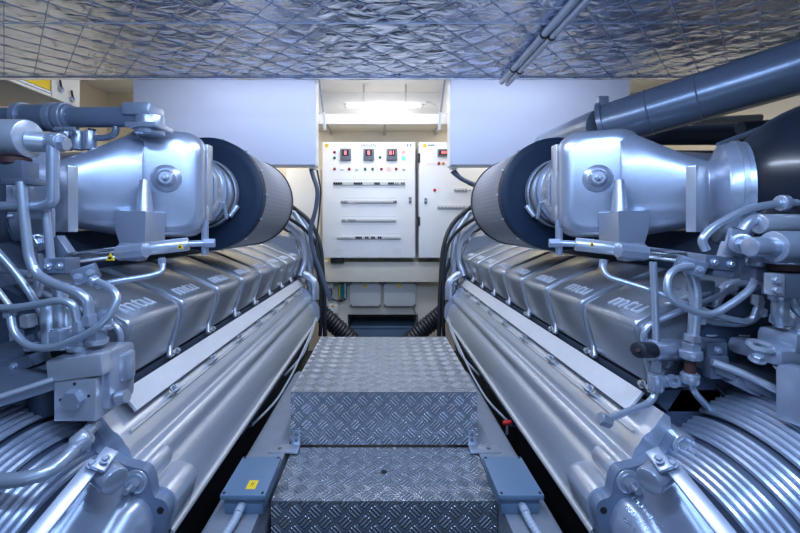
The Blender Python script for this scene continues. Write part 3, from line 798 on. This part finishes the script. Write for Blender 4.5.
    for k in (0, 1):
        g = B(); band(g, tc+ta*(.018+.034*k), ta, .162, .012, .008); cyl(g, tc+ta*(.035+.055*k)+V((-.075, -.12, -.075)), tc+ta*(.075+.055*k)+V((-.075, -.12, -.075)), .008); F('hose_clamp', g, 'bolt', tb)
    # black insulated turbine dome
    g = B(); RD = .275; da = V((.75, -.65, 0)).normalized(); dc = V((1.345, 1.10, .105))
    lathe(g, dc-da*RD, da, [(RD*(1-math.cos(a)), RD*math.sin(a)*(1.0 if abs(i-12) > 1 else 1.012)) for i, a in enumerate([math.radians(6+7*i) for i in range(25)])], 56)
    if s > 0: F('turbine_cover', g, 'blackgloss')
    else: F('turbine_cover', g, 'paint_shade')
    # upper scroll body behind the duct
    g = B(); lathe(g, (1.0, 1.76, .175), (1, -.22, -.02), [(0, .10), (.03, .15), (.28, .165), (.48, .15), (.56, .10)], 32); F('compressor_scroll', g, 'paint')
    # intake neck into the filter
    fx, fz = .85, .1545; Yf = 1.825
    g = B(); lathe(g, (fx, Yb+.17, fz), (0, 1, 0), [(0, .140), (.02, .152), (.06, .154), (.10, .146), (.15, .150), (.20, .160), (.345, .160)], 48); nk = F('intake_neck', g, 'neck')
    g = B(); band(g, (fx, Yb+.215, fz), (0, 1, 0), .150, .022, .016, 48); cyl(g, (fx-.155, Yb+.20, fz-.05), (fx-.155, Yb+.23, fz-.12), .008); F('neck_clamp', g, 'paint', nk)
    g = B(); band(g, (fx, Yf-.03, fz), (0, 1, 0), .158, .03, .008, 48)
    a = math.radians(-140); cyl(g, (fx+.17*math.cos(a), Yf-.04, fz+.17*math.sin(a)), (fx+.17*math.cos(a)-.03, Yf-.02, fz+.17*math.sin(a)+.05), .012); F('neck_clamp', g, 'bolt', nk)
    # round air filter
    g = B(); lathe(g, (fx, Yf, fz), (0, 1, 0), [(.0, .238), (.0, .266), (.006, .275), (.05, .276), (.055, .268), (.055, .158)], 64)
    af = F('filter_end_ring', g, 'navy')
    g = B(); lathe(g, (fx, Yf+.004, fz), (0, 1, 0), [(0, .15), (.0, .205), (.004, .212), (.010, .240), (.03, .240)], 64); F('filter_end_face', g, 'black', af)
    g = B(); n = 150; rows = []
    for y in [Yf+.055+.590*i/14 for i in range(15)]:
        rows.append([V((fx+(.266+(.003 if i % 2 else 0))*math.cos(2*PI*i/n), y, fz+(.266+(.003 if i % 2 else 0))*math.sin(2*PI*i/n))) for i in range(n)])
    loft(g, rows); el = F('filter_element', g, 'filter_mesh')
    g = B(); band(g, (fx, Yf+.625, fz), (0, 1, 0), .268, .018, .006, 64); F('filter_rim', g, 'black', af)
    for k in range(14):
        g = B(); a = 2*PI*k/14; box(g, (fx+.277*math.cos(a), Yf+.05, fz+.277*math.sin(a)), (.012, .022, .008), Matrix.Rotation(-a, 4, 'Y'), .001); F('filter_clip', g, 'bolt', af)
    # pedestal below the box corner
    g = B(); p = P(627, 224, 1.33)
    pr = rounded([(p.x-.050, p.z+.045), (p.x+.060, p.z+.045), (p.x+.055, p.z-.02), (p.x+.03, p.z-.105), (p.x-.045, p.z-.105)], .006, 3)
    prism(g, pr, 1.30, 1.42); pd = F('support_pedestal', g, 'paint')
    g = B(); cyl(g, (p.x-.022, 1.335, p.z+.04), (p.x-.018, 1.345, p.z+.155), .030, .016, n=20); F('pedestal_post', g, 'paint', pd)
    # actuator rail below the box
    Yr = 1.27
    g = B(); cyl(g, P(575, 244, Yr+.05), P(627, 250, Yr), .023, n=28, bev=.004); ac = F('actuator_cylinder', g, 'paint_light')
    g = B(); cyl(g, P(556, 243, Yr+.07), P(576, 244, Yr+.05), .011, n=16); cyl(g, P(549, 243, Yr+.075), P(560, 243, Yr+.065), .017, n=6)
    cyl(g, P(559, 228, Yr+.075), P(559, 255, Yr+.075), .012, n=16); cyl(g, P(558, 220, Yr+.075), P(558, 228, Yr+.075), .009, n=12); F('actuator_fitting', g, 'paint', ac)
    g = B(); box(g, P(631, 252, Yr-.01), (.075, .05, .055), Matrix.Rotation(-.1, 4, 'Y'), .008); cyl(g, P(618, 250, Yr-.03), P(645, 253, Yr-.03), .026, n=8); F('clamp_block', g, 'paint', ac)
    g = B(); cyl(g, P(640, 252, Yr-.01), P(700, 259, Yr-.06), .021, n=24); F('actuator_rod', g, 'polished', ac)
    # large end flange of the aft side, coolant elbows
    g = B(); prism(g, rounded([(.56, -.86), (.56, -.72), (.63, -.63), (.70, -.55), (.80, -.52), (.9, -.86)], .05, 5), 3.38, 3.42); F('aft_plate', g, 'paint')
    g = B(); prism(g, rounded([(.74, -.9), (.74, -.4), (.80, -.1), (1.4, -.05), (1.4, -.9)], .08, 5), 3.45, 3.65); F('flywheel_housing', g, 'paint')
    for pts, r, m in (([(.66, 3.45, -.9), (.66, 3.50, -.45), (.70, 3.5, -.2), (.80, 3.35, .0)], .035, 'paint'),
                   ([(.74, 3.40, -.45), (.69, 3.45, -.30), (.72, 3.42, -.08), (.85, 3.2, .06)], .030, 'paint'),
                   ([(.60, 3.40, -.66), (.60, 3.40, -.50), (.70, 3.42, -.43), (.86, 3.46, -.42)], .036, 'paint'),
                   ([(.82, 3.48, -.2), (.76, 3.48, -.05), (.84, 3.4, .10)], .022, 'pipe_metal'),
                   ([(.56, 3.44, -.95), (.56, 3.46, -.40), (.60, 3.46, -.14), (.74, 3.38, .02), (.86, 3.2, .10)], .016, 'black')):
        g = B(); tube(g, pts, r, rad=.12, n=14, seg=8); F('coolant_hose' if m == 'black' else 'coolant_pipe', g, m)
    for q, r, m in (([(474, 205), (452, 222), (443, 245), (440, 290), (439, 336)], .020, 'black'), ([(492, 222), (466, 236), (448, 262), (441, 300), (444, 336)], .017, 'black'),
                 ([(470, 212), (456, 232), (452, 262), (456, 285)], .030, 'paint'), ([(480, 222), (466, 246), (462, 268), (470, 285)], .022, 'pipe_metal'),
                 ([(462, 216), (449, 236), (446, 268), (449, 292)], .014, 'pipe_metal'), ([(486, 232), (474, 250), (470, 262)], .012, 'pipe_metal')):
        g = B(); tube(g, [P(a, b_, 3.55-.02*i) for i, (a, b_) in enumerate(q)], r, rad=.12, n=12, seg=8); F('coolant_hose' if m == 'black' else 'coolant_pipe', g, m)
    # underside pipes at the far end, beside the platform
    for k, pts in enumerate((([(.575, 3.3, -.80), (.55, 3.0, -.84), (.55, 2.6, -.90), (.62, 2.4, -.95)]), ([(.57, 3.2, -.80), (.548, 2.9, -.83), (.545, 2.3, -.90), (.56, 2.0, -.93), (.62, 1.8, -.95)]))):
        g = B(); tube(g, pts, .008-.002*k, rad=.1, n=8); F('drain_pipe', g, 'conduit')
    return E, F

def filter_mat():
    m = mat('filter_wire_mesh', (.30, .31, .36), .5, .45)
    nt = m.node_tree; N = nt.nodes; L = nt.links; b = N['Principled BSDF']
    tc = N.new('ShaderNodeTexCoord'); sp = N.new('ShaderNodeSeparateXYZ'); L.new(tc.outputs['Object'], sp.inputs[0])
    w1 = N.new('ShaderNodeMath'); w1.operation = 'MULTIPLY'; w1.inputs[1].default_value = 420; L.new(sp.outputs[1], w1.inputs[0])
    w2 = N.new('ShaderNodeMath'); w2.operation = 'SINE'; L.new(w1.outputs[0], w2.inputs[0])
    bp = N.new('ShaderNodeBump'); bp.inputs['Strength'].default_value = .6; bp.inputs['Distance'].default_value = .003
    L.new(w2.outputs[0], bp.inputs['Height']); L.new(bp.outputs[0], b.inputs['Normal'])
    return m
M['filter_mesh'] = filter_mat()
ER, FR = engine(1)
EL, FL = engine(-1)

# helpers for pipework: points given by direction and distance
def pipe(F, name, pts, r, m='pipe_metal', rad=.04, par=None, **k):
    g = B(); tube(g, [P(*q) for q in pts], r, rad=rad, **k); return F(name, g, m, par, mirror=False)
def collar(F, p, d, r, h, m='paint', n=6, name='union_nut', par=None):
    p = P(*p); d = V(d).normalized(); g = B(); cyl(g, p-d*h/2, p+d*h/2, r, n=n, bev=.002 if n > 6 else 0); cyl(g, p-d*h*.62, p+d*h*.62, r*.8, n=20)
    return F(name, g, m, par, mirror=False)
def blk(F, p, s, name='clamp_block', m='paint_mid', rz=0, ry=0, par=None, bev=.004, bolts=0):
    g = B(); R = Matrix.Rotation(rz, 4, 'Z') @ Matrix.Rotation(ry, 4, 'Y'); c = P(*p)
    box(g, c, s, R, bev)
    o = F(name, g, m, par, mirror=False)
    for k in range(bolts):
        g = B(); off = R @ V(((k-(bolts-1)/2)*s[0]*.5, -s[1]/2, 0)); bolt(g, c+off, R @ V((0, -1, 0)), .007, .007); F('block_bolt', g, 'paint', o, mirror=False)
    return o

# --- right engine pipework
F = FR
pipe(F, 'fuel_pipe', [(604, 262, 1.2), (603, 270, 1.18), (608, 277, 1.16), (624, 282, 1.13), (656, 292, 1.08), (690, 305, 1.04), (724, 318, 1.03), (752, 323, 1.02), (757, 308, 1.02)], .0080)
pipe(F, 'fuel_pipe', [(692, 266, .98), (676, 268, .97), (667, 278, .96), (668, 297, .95), (690, 311, .94), (712, 316, .94), (738, 300, .94), (754, 286, .95), (757, 268, .97)], .0088)
pipe(F, 'oil_riser', [(684, 262, 1.02), (694, 280, 1.02), (696, 300, 1.02), (692, 350, 1.02)], .0142)
collar(F, (691, 354, 1.02), (0, 0, 1), .026, .022, n=20); collar(F, (691, 349, 1.02), (0, 0, 1), .022, .03, n=6)
pipe(F, 'rusted_sleeve', [(690, 360, 1.02), (690, 374, 1.02)], .013, 'rust')
collar(F, (690, 378, 1.02), (0, 0, 1), .022, .024, n=20)
pipe(F, 'oil_riser', [(690, 380, 1.02), (694, 392, 1.02), (712, 412, 1.04), (736, 440, 1.08)], .0090)
pipe(F, 'drain_pipe', [(653, 262, 1.06), (655, 300, 1.06), (657, 372, 1.06)], .0092)
pipe(F, 'drain_pipe', [(656, 384, 1.05), (655, 396, 1.05), (648, 404, 1.04), (626, 412, 1.0), (608, 419, .98)], .0088)
collar(F, (656, 382, 1.05), (0, 0, 1), .020, .040, n=20); g = None
collar(F, (605, 420, .98), (1, 0, -.35), .017, .024, 'bolt', 6)
g = B(); box(g, P(673, 381, 1.04), (.07, .014, .030), None, .004); band(g, P(673, 381, 1.03), (0, 1, 0), .009, .012, .008, 24); F('pipe_link', g, 'paint', mirror=False)
blk(F, (690, 266, 1.0), (.060, .05, .042), ry=.35, rz=-.5, bolts=2)
# upper loop to the turbo
pipe(F, 'air_pipe', [(706, 250, 1.0), (701, 240, 1.0), (712, 228, 1.0), (745, 209, 1.0), (782, 203, 1.0), (800, 203, 1.0)], .0105)
collar(F, (783, 203, 1.0), (1, 0, 0), .021, .016, n=24, name='pipe_flange')
g = B(); cyl(g, P(758, 224, .98), P(812, 224, .98), .026, n=28, bev=.005); F('servo_cylinder', g, 'paint_light', mirror=False)
g = B(); cyl(g, P(749, 247, .90), P(775, 247, .90), .024, n=28, bev=.004); cyl(g, P(772, 247, .90), P(830, 247, .90), .038, n=32, bev=.005); F('servo_cylinder', g, 'paint', mirror=False)
g = B(); box(g, P(736, 243, .98), (.052, .016, .075), Matrix.Rotation(.25, 4, 'Y'), .012); lk = F('link_plate', g, 'paint', mirror=False)
g = B(); cyl(g, P(742, 244, .975), P(742, 244, .945), .026, n=28, bev=.004); bolt(g, P(742, 244, .945), (0, -1, 0), .014, .012); F('link_bolt', g, 'paint', lk, mirror=False)
g = B(); box(g, P(726, 252, .99), (.022, .03, .055), Matrix.Rotation(.3, 4, 'Y'), .006); F('link_arm', g, 'paint', lk, mirror=False)
g = B(); tube(g, [P(742, 232, .99), P(748, 222, .99), P(760, 218, .99)], .014, rad=.03); F('link_arm', g, 'paint', lk, mirror=False)
blk(F, (712, 262, 1.0), (.085, .06, .035), 'lever_casting', ry=.12, bolts=2)
blk(F, (716, 270, 1.0), (.055, .05, .030), 'lever_casting', ry=.1)
collar(F, (757, 262, .97), (0, 0, 1), .022, .022, n=20); blk(F, (757, 274, .97), (.050, .045, .036), 'pipe_union', bolts=0)
g = B(); cyl(g, P(786, 264, .93), P(786, 270, .93), .033, n=28); F('rust_seal', g, 'rust', mirror=False)
g = B(); cyl(g, P(786, 256, .93), P(786, 264, .93), .040, n=28, bev=.004); F('servo_collar', g, 'paint', mirror=False)
blk(F, (788, 284, .93), (.075, .06, .060), 'valve_block', bolts=0); blk(F, (774, 284, .90), (.022, .03, .052), 'valve_lug', 'paint_light')
g = B(); bolt(g, P(776, 280, .88), (-.4, -1, 0), .008, .01); bolt(g, P(776, 290, .88), (-.4, -1, 0), .008, .01); F('valve_bolt', g, 'bolt', mirror=False)
pipe(F, 'vent_pipe', [(781, 298, .94), (779, 312, .94), (781, 324, .95)], .017); collar(F, (779, 296, .94), (0, 0, 1), .021, .02, n=20)
pipe(F, 'vent_pipe', [(792, 296, .93), (796, 308, .93), (810, 320, .93)], .012)
pipe(F, 'return_pipe', [(690, 300, 1.08), (718, 288, 1.08), (742, 296, 1.08), (775, 308, 1.08)], .0075, 'bolt')
pipe(F, 'return_pipe', [(700, 318, 1.06), (712, 322, 1.06), (742, 324, 1.04), (757, 318, 1.04), (760, 300, 1.04)], .0105)
pipe(F, 'return_pipe', [(716, 336, 1.08), (714, 302, 1.08), (728, 284, 1.08), (748, 282, 1.08)], .0135)
pipe(F, 'return_pipe', [(668, 300, 1.12), (700, 292, 1.12), (738, 310, 1.12), (800, 322, 1.12)], .008, 'bolt')
for a, b_, r in ((770, 300, .035), (735, 350, .03), (752, 330, .022)):
    g = B(); cyl(g, P(a, b_+14, 1.12), P(a, b_-14, 1.12), r, n=20, bev=.004); F('filter_housing', g, 'paint_shade', mirror=False)
# knob and pipe stub
g = B(); cyl(g, P(650, 350, 1.06), P(692, 350, 1.10), .030, n=28, bev=.004); F('oil_gallery', g, 'paint', mirror=False)
g = B(); cyl(g, P(652, 350, 1.04), P(638, 350, 1.0), .021, n=28, bev=.004); kb = F('black_plug', g, 'black', mirror=False)
g = B(); cyl(g, P(639, 350, .999), P(638, 350, .992), .005, n=16); F('plug_centre', g, 'rust', kb, mirror=False)
# pump deck and casting arm
g = B()
q = [P(668, 336, 1.16), P(800, 330, 1.16), P(830, 408, .90), P(800, 400, .92), P(745, 372, .98), P(716, 360, 1.0), P(690, 352, 1.06)]
loft(g, [q, [v-V((0, 0, .035)) for v in q]]); pk = F('pump_bracket', g, 'paint_mid', mirror=False, angle=30)
g = B(); tube(g, [P(712, 362, 1.0), P(745, 374, .97), P(800, 402, .91), P(830, 420, .88)], .010, rad=.03); F('bracket_rib', g, 'paint_light', pk, mirror=False)
blk(F, (712, 348, 1.03), (.055, .035, .04), 'bracket_lug', bolts=1, par=pk); blk(F, (715, 366, 1.02), (.05, .03, .06), 'bracket_lug', par=pk)
blk(F, (750, 384, 1.0), (.11, .04, .045), 'bracket_web', 'paint', ry=.45, par=pk)
blk(F, (705, 338, 1.08), (.07, .06, .014), 'pump_pad', ry=.1, bolts=0, par=pk)
for a, b_ in ((706, 334), (738, 334), (770, 340)):
    g = B(); bolt(g, P(a, b_, 1.08), (0, 0, 1), .018, .018); F('pad_bolt', g, 'paint_light', pk, mirror=False)
blk(F, (776, 352, .99), (.15, .13, .045), 'pump_casting', 'paint', rz=.15, ry=.10, bev=.018, bolts=0)
blk(F, (790, 340, .97), (.10, .09, .055), 'pump_casting', 'paint', rz=.2, ry=.1, bev=.02)
g = B(); cyl(g, P(792, 350, .99), P(812, 285, .99), .045, .026, n=28); F('pump_neck', g, 'paint', mirror=False)
for a, b_ in ((757, 360), (782, 368)):
    g = B(); bolt(g, P(a, b_, .93), (-.1, -.4, 1), .012, .012); F('casting_bolt', g, 'bolt', mirror=False)
g = B(); ring(g, P(760, 346, .95), (0, -.3, 1), .022, .007, 32, 8); F('casting_eye', g, 'paint_light', mirror=False)
blk(F, (799, 395, .88), (.06, .06, .13), 'bracket_foot', 'paint', rz=.3, bev=.012)
# hollow behind
for a, b_, r, m in ((700, 395, .05, 'black'), (735, 392, .055, 'black'), (720, 420, .05, 'paint_shade')):
    g = B(); cyl(g, P(a, b_, 1.12), P(a+30, b_-12, 1.15), r, n=28, bev=.006); ring(g, P(a+6, b_-2, 1.10), (1, .3, .4), r*1.05, .006); F('coupling_hose', g, m, mirror=False)
for q in ((603, 264, 1.20, .013, .024), (656, 366, 1.055, .013, .026), (757, 300, 1.02, .013, .022), (760, 312, 1.04, .015, .020), (714, 334, 1.08, .018, .022), (748, 284, 1.08, .017, .020),
          (692, 338, 1.02, .020, .016), (781, 320, .95, .022, .020), (700, 320, 1.06, .014, .018), (668, 300, 1.12, .012, .018), (728, 322, 1.10, .016, .030), (744, 336, 1.09, .020, .018)):
    collar(F, q[:3], (.1, 0, 1), q[3], q[4], random.choice(('paint', 'paint_light', 'bolt')), 6)
for q in ((700, 286, 1.10, .05, .04), (722, 300, 1.12, .06, .05), (748, 306, 1.14, .05, .07), (770, 316, 1.12, .07, .04), (708, 326, 1.12, .06, .03), (672, 322, 1.16, .05, .05), (676, 300, 1.18, .04, .08)):
    blk(F, q[:3], (q[3], .05, q[4]), 'valve_body', random.choice(('paint_mid', 'paint_shade', 'paint_mid')), rz=random.uniform(-.4, .4), ry=random.uniform(-.2, .2), bev=.006, bolts=random.choice((0, 1, 2)))
# --- left engine pipework
F = FL
g = B(); cyl(g, P(-20, 138, 1.0), P(30, 139, 1.0), .050, n=32, bev=.004); cyl(g, P(28, 141, 1.0), P(52, 143, 1.02), .027, n=28); F('servo_cylinder', g, 'paint_light', mirror=False)
g = B(); tube(g, [P(53, 136, 1.0), P(53, 175, 1.0), P(53, 202, 1.0), P(44, 206, 1.0), P(-10, 207, 1.0)], .014, rad=.03); lk = F('link_arm', g, 'paint', mirror=False)
g = B(); cyl(g, P(50, 142, 1.01), P(62, 143, 1.01), .026, n=28, bev=.004); cyl(g, P(60, 143, 1.01), P(67, 144, 1.01), .018, n=6); F('link_bolt', g, 'paint', lk, mirror=False)
g = B(); box(g, P(53, 170, 1.0), (.024, .02, .16), None, .004); F('link_plate', g, 'paint', lk, mirror=False)
g = B(); cyl(g, P(16, 158, 1.0), P(16, 164, 1.0), .032, n=28); F('rust_seal', g, 'rust', mirror=False)
blk(F, (20, 171, 1.0), (.060, .05, .050), 'valve_block', bolts=0); blk(F, (24, 182, 1.0), (.075, .05, .018), 'valve_flange')
pipe(F, 'oil_riser', [(21, 182, .98), (24, 215, .98), (29, 258, .98), (36, 274, .98), (52, 283, .97), (80, 293, .96), (88, 300, .96), (90, 325, .96)], .0118, rad=.05)
g = B(); box(g, P(41, 238, 1.06), (.075, .014, .17), None, .008); pl = F('bracket_plate', g, 'paint', mirror=False)
g = B(); cyl(g, P(37, 243, 1.05), P(37, 243, 1.03), .024, n=28, bev=.003); bolt(g, P(37, 243, 1.03), (0, -1, 0), .014, .012); F('bracket_bolt', g, 'bolt', pl, mirror=False)
g = B(); tube(g, [P(46, 212, 1.02), P(49, 240, 1.02), P(51, 262, 1.02)], .010); F('bracket_rib', g, 'paint', pl, mirror=False)
blk(F, (58, 250, 1.06), (.06, .03, .06), 'lever_casting', ry=-.6, bolts=0); blk(F, (62, 265, 1.02), (.06, .05, .04), 'lever_casting', bolts=2)
blk(F, (86, 274, 1.0), (.055, .04, .042), ry=-.35, rz=.5, bolts=2)
collar(F, (94, 281, .98), (1, 0, -.6), .014, .014, n=20)
pipe(F, 'fuel_pipe', [(96, 281, .98), (110, 287, .96), (119, 297, .95), (108, 320, .93), (84, 336, .92), (52, 349, .92), (28, 347, .93), (13, 332, .94), (10, 312, .95)], .0090, rad=.06)
pipe(F, 'fuel_pipe', [(-10, 308, .94), (18, 308, .94), (60, 300, .94), (74, 304, .94), (79, 330, .95)], .0095, rad=.05)
pipe(F, 'fuel_pipe', [(96, 286, 1.08), (118, 281, 1.1), (150, 276, 1.14), (163, 272, 1.16), (162, 263, 1.18)], .0085)
pipe(F, 'return_pipe', [(-8, 246, 1.02), (16, 272, 1.02), (36, 302, 1.02), (46, 322, 1.04)], .0095)
pipe(F, 'return_pipe', [(-8, 268, 1.05), (30, 274, 1.05)], .010)
pipe(F, 'return_pipe', [(36, 296, 1.05), (42, 270, 1.05), (40, 255, 1.05)], .012)
pipe(F, 'return_pipe', [(-6, 285, 1.03), (10, 306, 1.03)], .007, 'rail_hi')
for a, b0, b1, r in ((60, 282, 345, .018), (66, 300, 350, .015), (50, 300, 350, .022)):
    pipe(F, 'oil_riser', [(a, b0, 1.03), (a+2, b1, 1.0)], r, 'pipe_metal')
for a, b_, r in ((62, 336, .028), (80, 338, .026), (97, 332, .024), (105, 318, .018)):
    collar(F, (a, b_, .99), (0, 0, 1), r, .035, 'paint', 6); collar(F, (a, b_+9, .99), (0, 0, 1), r*1.1, .012, 'bolt', 20)
for q in ((10, 312, .95, .014, .022), (79, 326, .95, .015, .024), (90, 320, .96, .018, .024), (162, 262, 1.18, .012, .022), (46, 318, 1.04, .015, .02), (40, 258, 1.05, .016, .02), (30, 320, 1.06, .022, .03), (18, 336, 1.06, .018, .03), (48, 334, 1.04, .022, .02), (36, 345, 1.02, .026, .018)):
    collar(F, q[:3], (-.1, 0, 1), q[3], q[4], random.choice(('paint', 'paint_light', 'bolt')), 6)
for q in ((22, 300, 1.12, .06, .05), (40, 318, 1.12, .05, .06), (8, 330, 1.14, .06, .05), (60, 322, 1.12, .05, .07), (30, 340, 1.08, .08, .03), (75, 300, 1.14, .05, .06), (12, 285, 1.16, .05, .05)):
    blk(F, q[:3], (q[3], .05, q[4]), 'valve_body', random.choice(('paint_mid', 'paint_shade', 'paint_mid')), rz=random.uniform(-.4, .4), ry=random.uniform(-.2, .2), bev=.006, bolts=random.choice((0, 1, 2)))
# governor block
g = B(); c = P(78, 398, .95); box(g, (c.x, c.y+.045, c.z), (.105, .11, .108), None, .004)
gb = F('governor_block', g, 'paint_light', mirror=False)
g = B(); cyl(g, (c.x, c.y-.026, c.z+.002), (c.x, c.y-.008, c.z+.002), .024, .028, n=6, bev=.0); F('hex_boss', g, 'paint', gb, mirror=False)
for dx, dz in ((-.035, .0), (0, .04), (.035, .01)):
    g = B(); cyl(g, (c.x+dx, c.y-.0115, c.z+dz), (c.x+dx, c.y-.0095, c.z+dz), .0035, n=12); F('screw_hole', g, 'ink', gb, mirror=False)
g = B(); box(g, P(105, 374, 1.01), (.10, .10, .15), None, .015); cyl(g, P(122, 352, 1.02), P(122, 378, 1.02), .030, n=28, bev=.005); F('governor_body', g, 'paint', gb, mirror=False)
g = B(); cyl(g, P(118, 398, .98), P(127, 396, .98), .016, n=20); F('thread_plug', g, 'bolt', gb, mirror=False)
g = B(); box(g, P(88, 362, .98), (.14, .09, .055), Matrix.Rotation(-.12, 4, 'Y'), .008); F('governor_head', g, 'paint_light', gb, mirror=False)
# shelf casting
g = B(); q = [P(-25, 372, .92), P(-25, 402, .88), P(54, 378, .95), P(60, 352, 1.10), P(0, 345, 1.15)]
loft(g, [q, [v-V((0, 0, .03)) for v in q]]); pk = F('pump_bracket', g, 'paint_mid', mirror=False, angle=30)
g = B(); tube(g, [P(-25, 405, .88), P(54, 379, .94)], .007); F('bracket_rib', g, 'paint_light', pk, mirror=False)
blk(F, (25, 362, 1.0), (.09, .06, .03), 'pump_pad', ry=-.3, bolts=1, par=pk); blk(F, (12, 350, 1.05), (.12, .06, .05), 'pump_pad', ry=-.3, par=pk); blk(F, (20, 330, 1.1), (.06, .06, .06), 'pump_pad', par=pk, bolts=1)
for a, b_, r in ((20, 405, .05), (44, 398, .035), (2, 412, .05)):
    g = B(); cyl(g, P(a, b_+16, 1.02), P(a, b_-20, 1.02), r, n=24, bev=.006); F('filter_housing', g, 'paint_shade', mirror=False)
# braided hose over the bellows
g = B(); tube(g, [P(-20, 482, .80), P(20, 480, .80), P(50, 472, .82), (P(68, 456, .86)), P(78, 444, .90), P(94, 424, .97)], .015, rad=.06, corr=.06, step=.006, n=16); hs = F('braided_hose', g, 'pipe_metal', mirror=False)
collar(F, (82, 440, .90), (.6, .5, .5), .022, .03, 'paint_light', 20, 'hose_ferrule', par=hs)
# upper coolant pipe of the left engine
Yp = 1.36
g = B(); cyl(g, P(-20, 118, Yp), P(140, 117, Yp), .036, n=28); up_ = F('coolant_pipe', g, 'paint_dark', mirror=False)
g = B(); cyl(g, P(20, 118, Yp), P(72, 118, Yp), .048, n=32, bev=.005); F('rubber_sleeve', g, 'paint_dark', up_, mirror=False)
for a in (24, 56, 66):
    g = B(); band(g, P(a, 118, Yp), (1, 0, 0), .046, .02, .008); c = P(a+3, 129, Yp-.05); cyl(g, c-V((.012, 0, 0)), c+V((.02, 0, .0)), .008); F('hose_clamp', g, 'paint', up_, mirror=False)
g = B(); box(g, P(144, 112, Yp), (.10, .10, .045), None, .012); cyl(g, P(150, 116, Yp), P(150, 135, Yp), .048, n=28, bev=.004); box(g, P(150, 128, Yp), (.11, .11, .018), None, .004); F('coolant_elbow', g, 'paint', up_, mirror=False)
for a in (66, 78, 90):
    g = B(); cyl(g, P(a, 150, Yp), P(a, 131, Yp), .020, n=20, bev=.003); F('valve_stub', g, 'paint', mirror=False)
g = B(); cyl(g, P(92, 132, Yp), P(92, 129, Yp), .012, n=12); F('valve_cap', g, 'black', mirror=False)
pipe(F, 'vent_pipe', [(96, 138, Yp), (106, 138, Yp), (116, 134, Yp), (116, 122, Yp)], .011, 'paint_dark')
# warning triangles on the rail
def triangle(F, p, sz):
    g = B(); c = P(*p); pts = [(-sz, -sz*.8), (sz, -sz*.8), (0, sz*.9)]
    loft(g, [[c+V((x, 0, z)) for x, z in pts], [c+V((x, .003, z)) for x, z in pts]]); t_ = F('warning_sticker', g, 'yellow', mirror=False, flat=True)
    g = B(); box(g, c+V((0, -.001, -.003)), (sz*.7, .001, sz*.5)); F('warning_mark', g, 'ink', t_, mirror=False, flat=True)
triangle(FL, (110, 257, 1.20), .014); triangle(FL, (180, 246, 1.245), .011)
triangle(FR, (592, 244, 1.262), .009)

# ------------------------------------------------------------------ exhaust pipe on the right
t = thing('exhaust_pipe', 'thick slate-blue exhaust pipe running above the right engine', 'pipe', (1.3, 1.8, .42))
p0, p1, p2, p3 = P(960, 14, 1.18), P(800, 67, 1.50), P(604, 126, 1.96), P(548, 146, 2.55)
RP = .108
fin('pipe', tube(B(), [p0, p1, p2], RP, rad=.2, n=40, seg=10), 'paint_dark', t)
fin('reducer', tube(B(), [p2, p3], RP*.90, n=40), 'paint_dark', t)
for a, b_, Y_ in ((699, 101, 1.70), (655, 116, 1.79)):
    fin('weld_seam', ring(B(), p1.lerp(p2, (p1.x-P(a, b_, Y_).x)/(p1.x-p2.x)), p2-p1, RP, .0035, 48, 6), 'paint_dark', t)
fin('pipe_flange', band(B(), p2, p2-p1, RP*.8, .022, .038), 'paint_dark', t)
fin('flange_lug', box(B(), p2+V((-.02, -.02, .115)), (.05, .03, .06), None, .004), 'paint', t)
q = p0.lerp(p1, .45)
fin('wall_bracket', b2(B(), q.x+RP*.8, 3.198, q.y-.02, q.y+.02, q.z-.02, q.z+.02, .003), 'paint_shade', t)
# rods and cables behind the right engine
for k, (p0, p1, r, m, nm, lab) in enumerate((
   ((718, 145, 1.5), (815, 108, 1.5), .010, 'paint_dark', 'support_rod', 'slim slate rod running up beneath the exhaust pipe'),
   ((740, 128, 1.9), (815, 122, 1.9), .03, 'paint_shade', 'overhead_duct', 'dark duct behind the slim rod at the right'),
   ((690, 122, 2.0), (760, 118, 2.0), .02, 'cream', 'supply_pipe', 'cream pipe in the gap beneath the exhaust pipe'))):
    g = B(); cyl(g, P(*p0), P(*p1), r, n=16); tag(fin(nm, g, m), lab, 'pipe')
for k, (z, y, r, m, lab) in enumerate(((.60, 2.45, .075, 'paint_shade', 'dark fat duct, topmost under the exhaust pipe at the right'), (.44, 2.5, .06, 'paint_dark', 'slate duct, middle of three under the exhaust pipe'), (.27, 2.4, .085, 'paint_shade', 'dark fat duct, lowest of three behind the turbocharger'))):
    g = B(); tube(g, [(1.62+.1*k, y+.5, z-.15), (1.72+.1*k, y, z), (3.198, y, z)], r, rad=.12, n=24); tag(fin('air_duct', g, m), lab, 'duct')
# red cap by the right girder
p = P(507, 423, 1.7)
t = thing('drain_valve', 'small red drain valve cap in the dark gap beside the right engine', 'valve', (p.x, p.y, p.z-.03))
fin('cap', cyl(B(), p-V((.018, 0, 0)), p+V((.018, 0, .004)), .010, n=10), 'redcap', t)
fin('stem', cyl(B(), p-V((0, 0, .05)), p, .006), 'bolt', t)
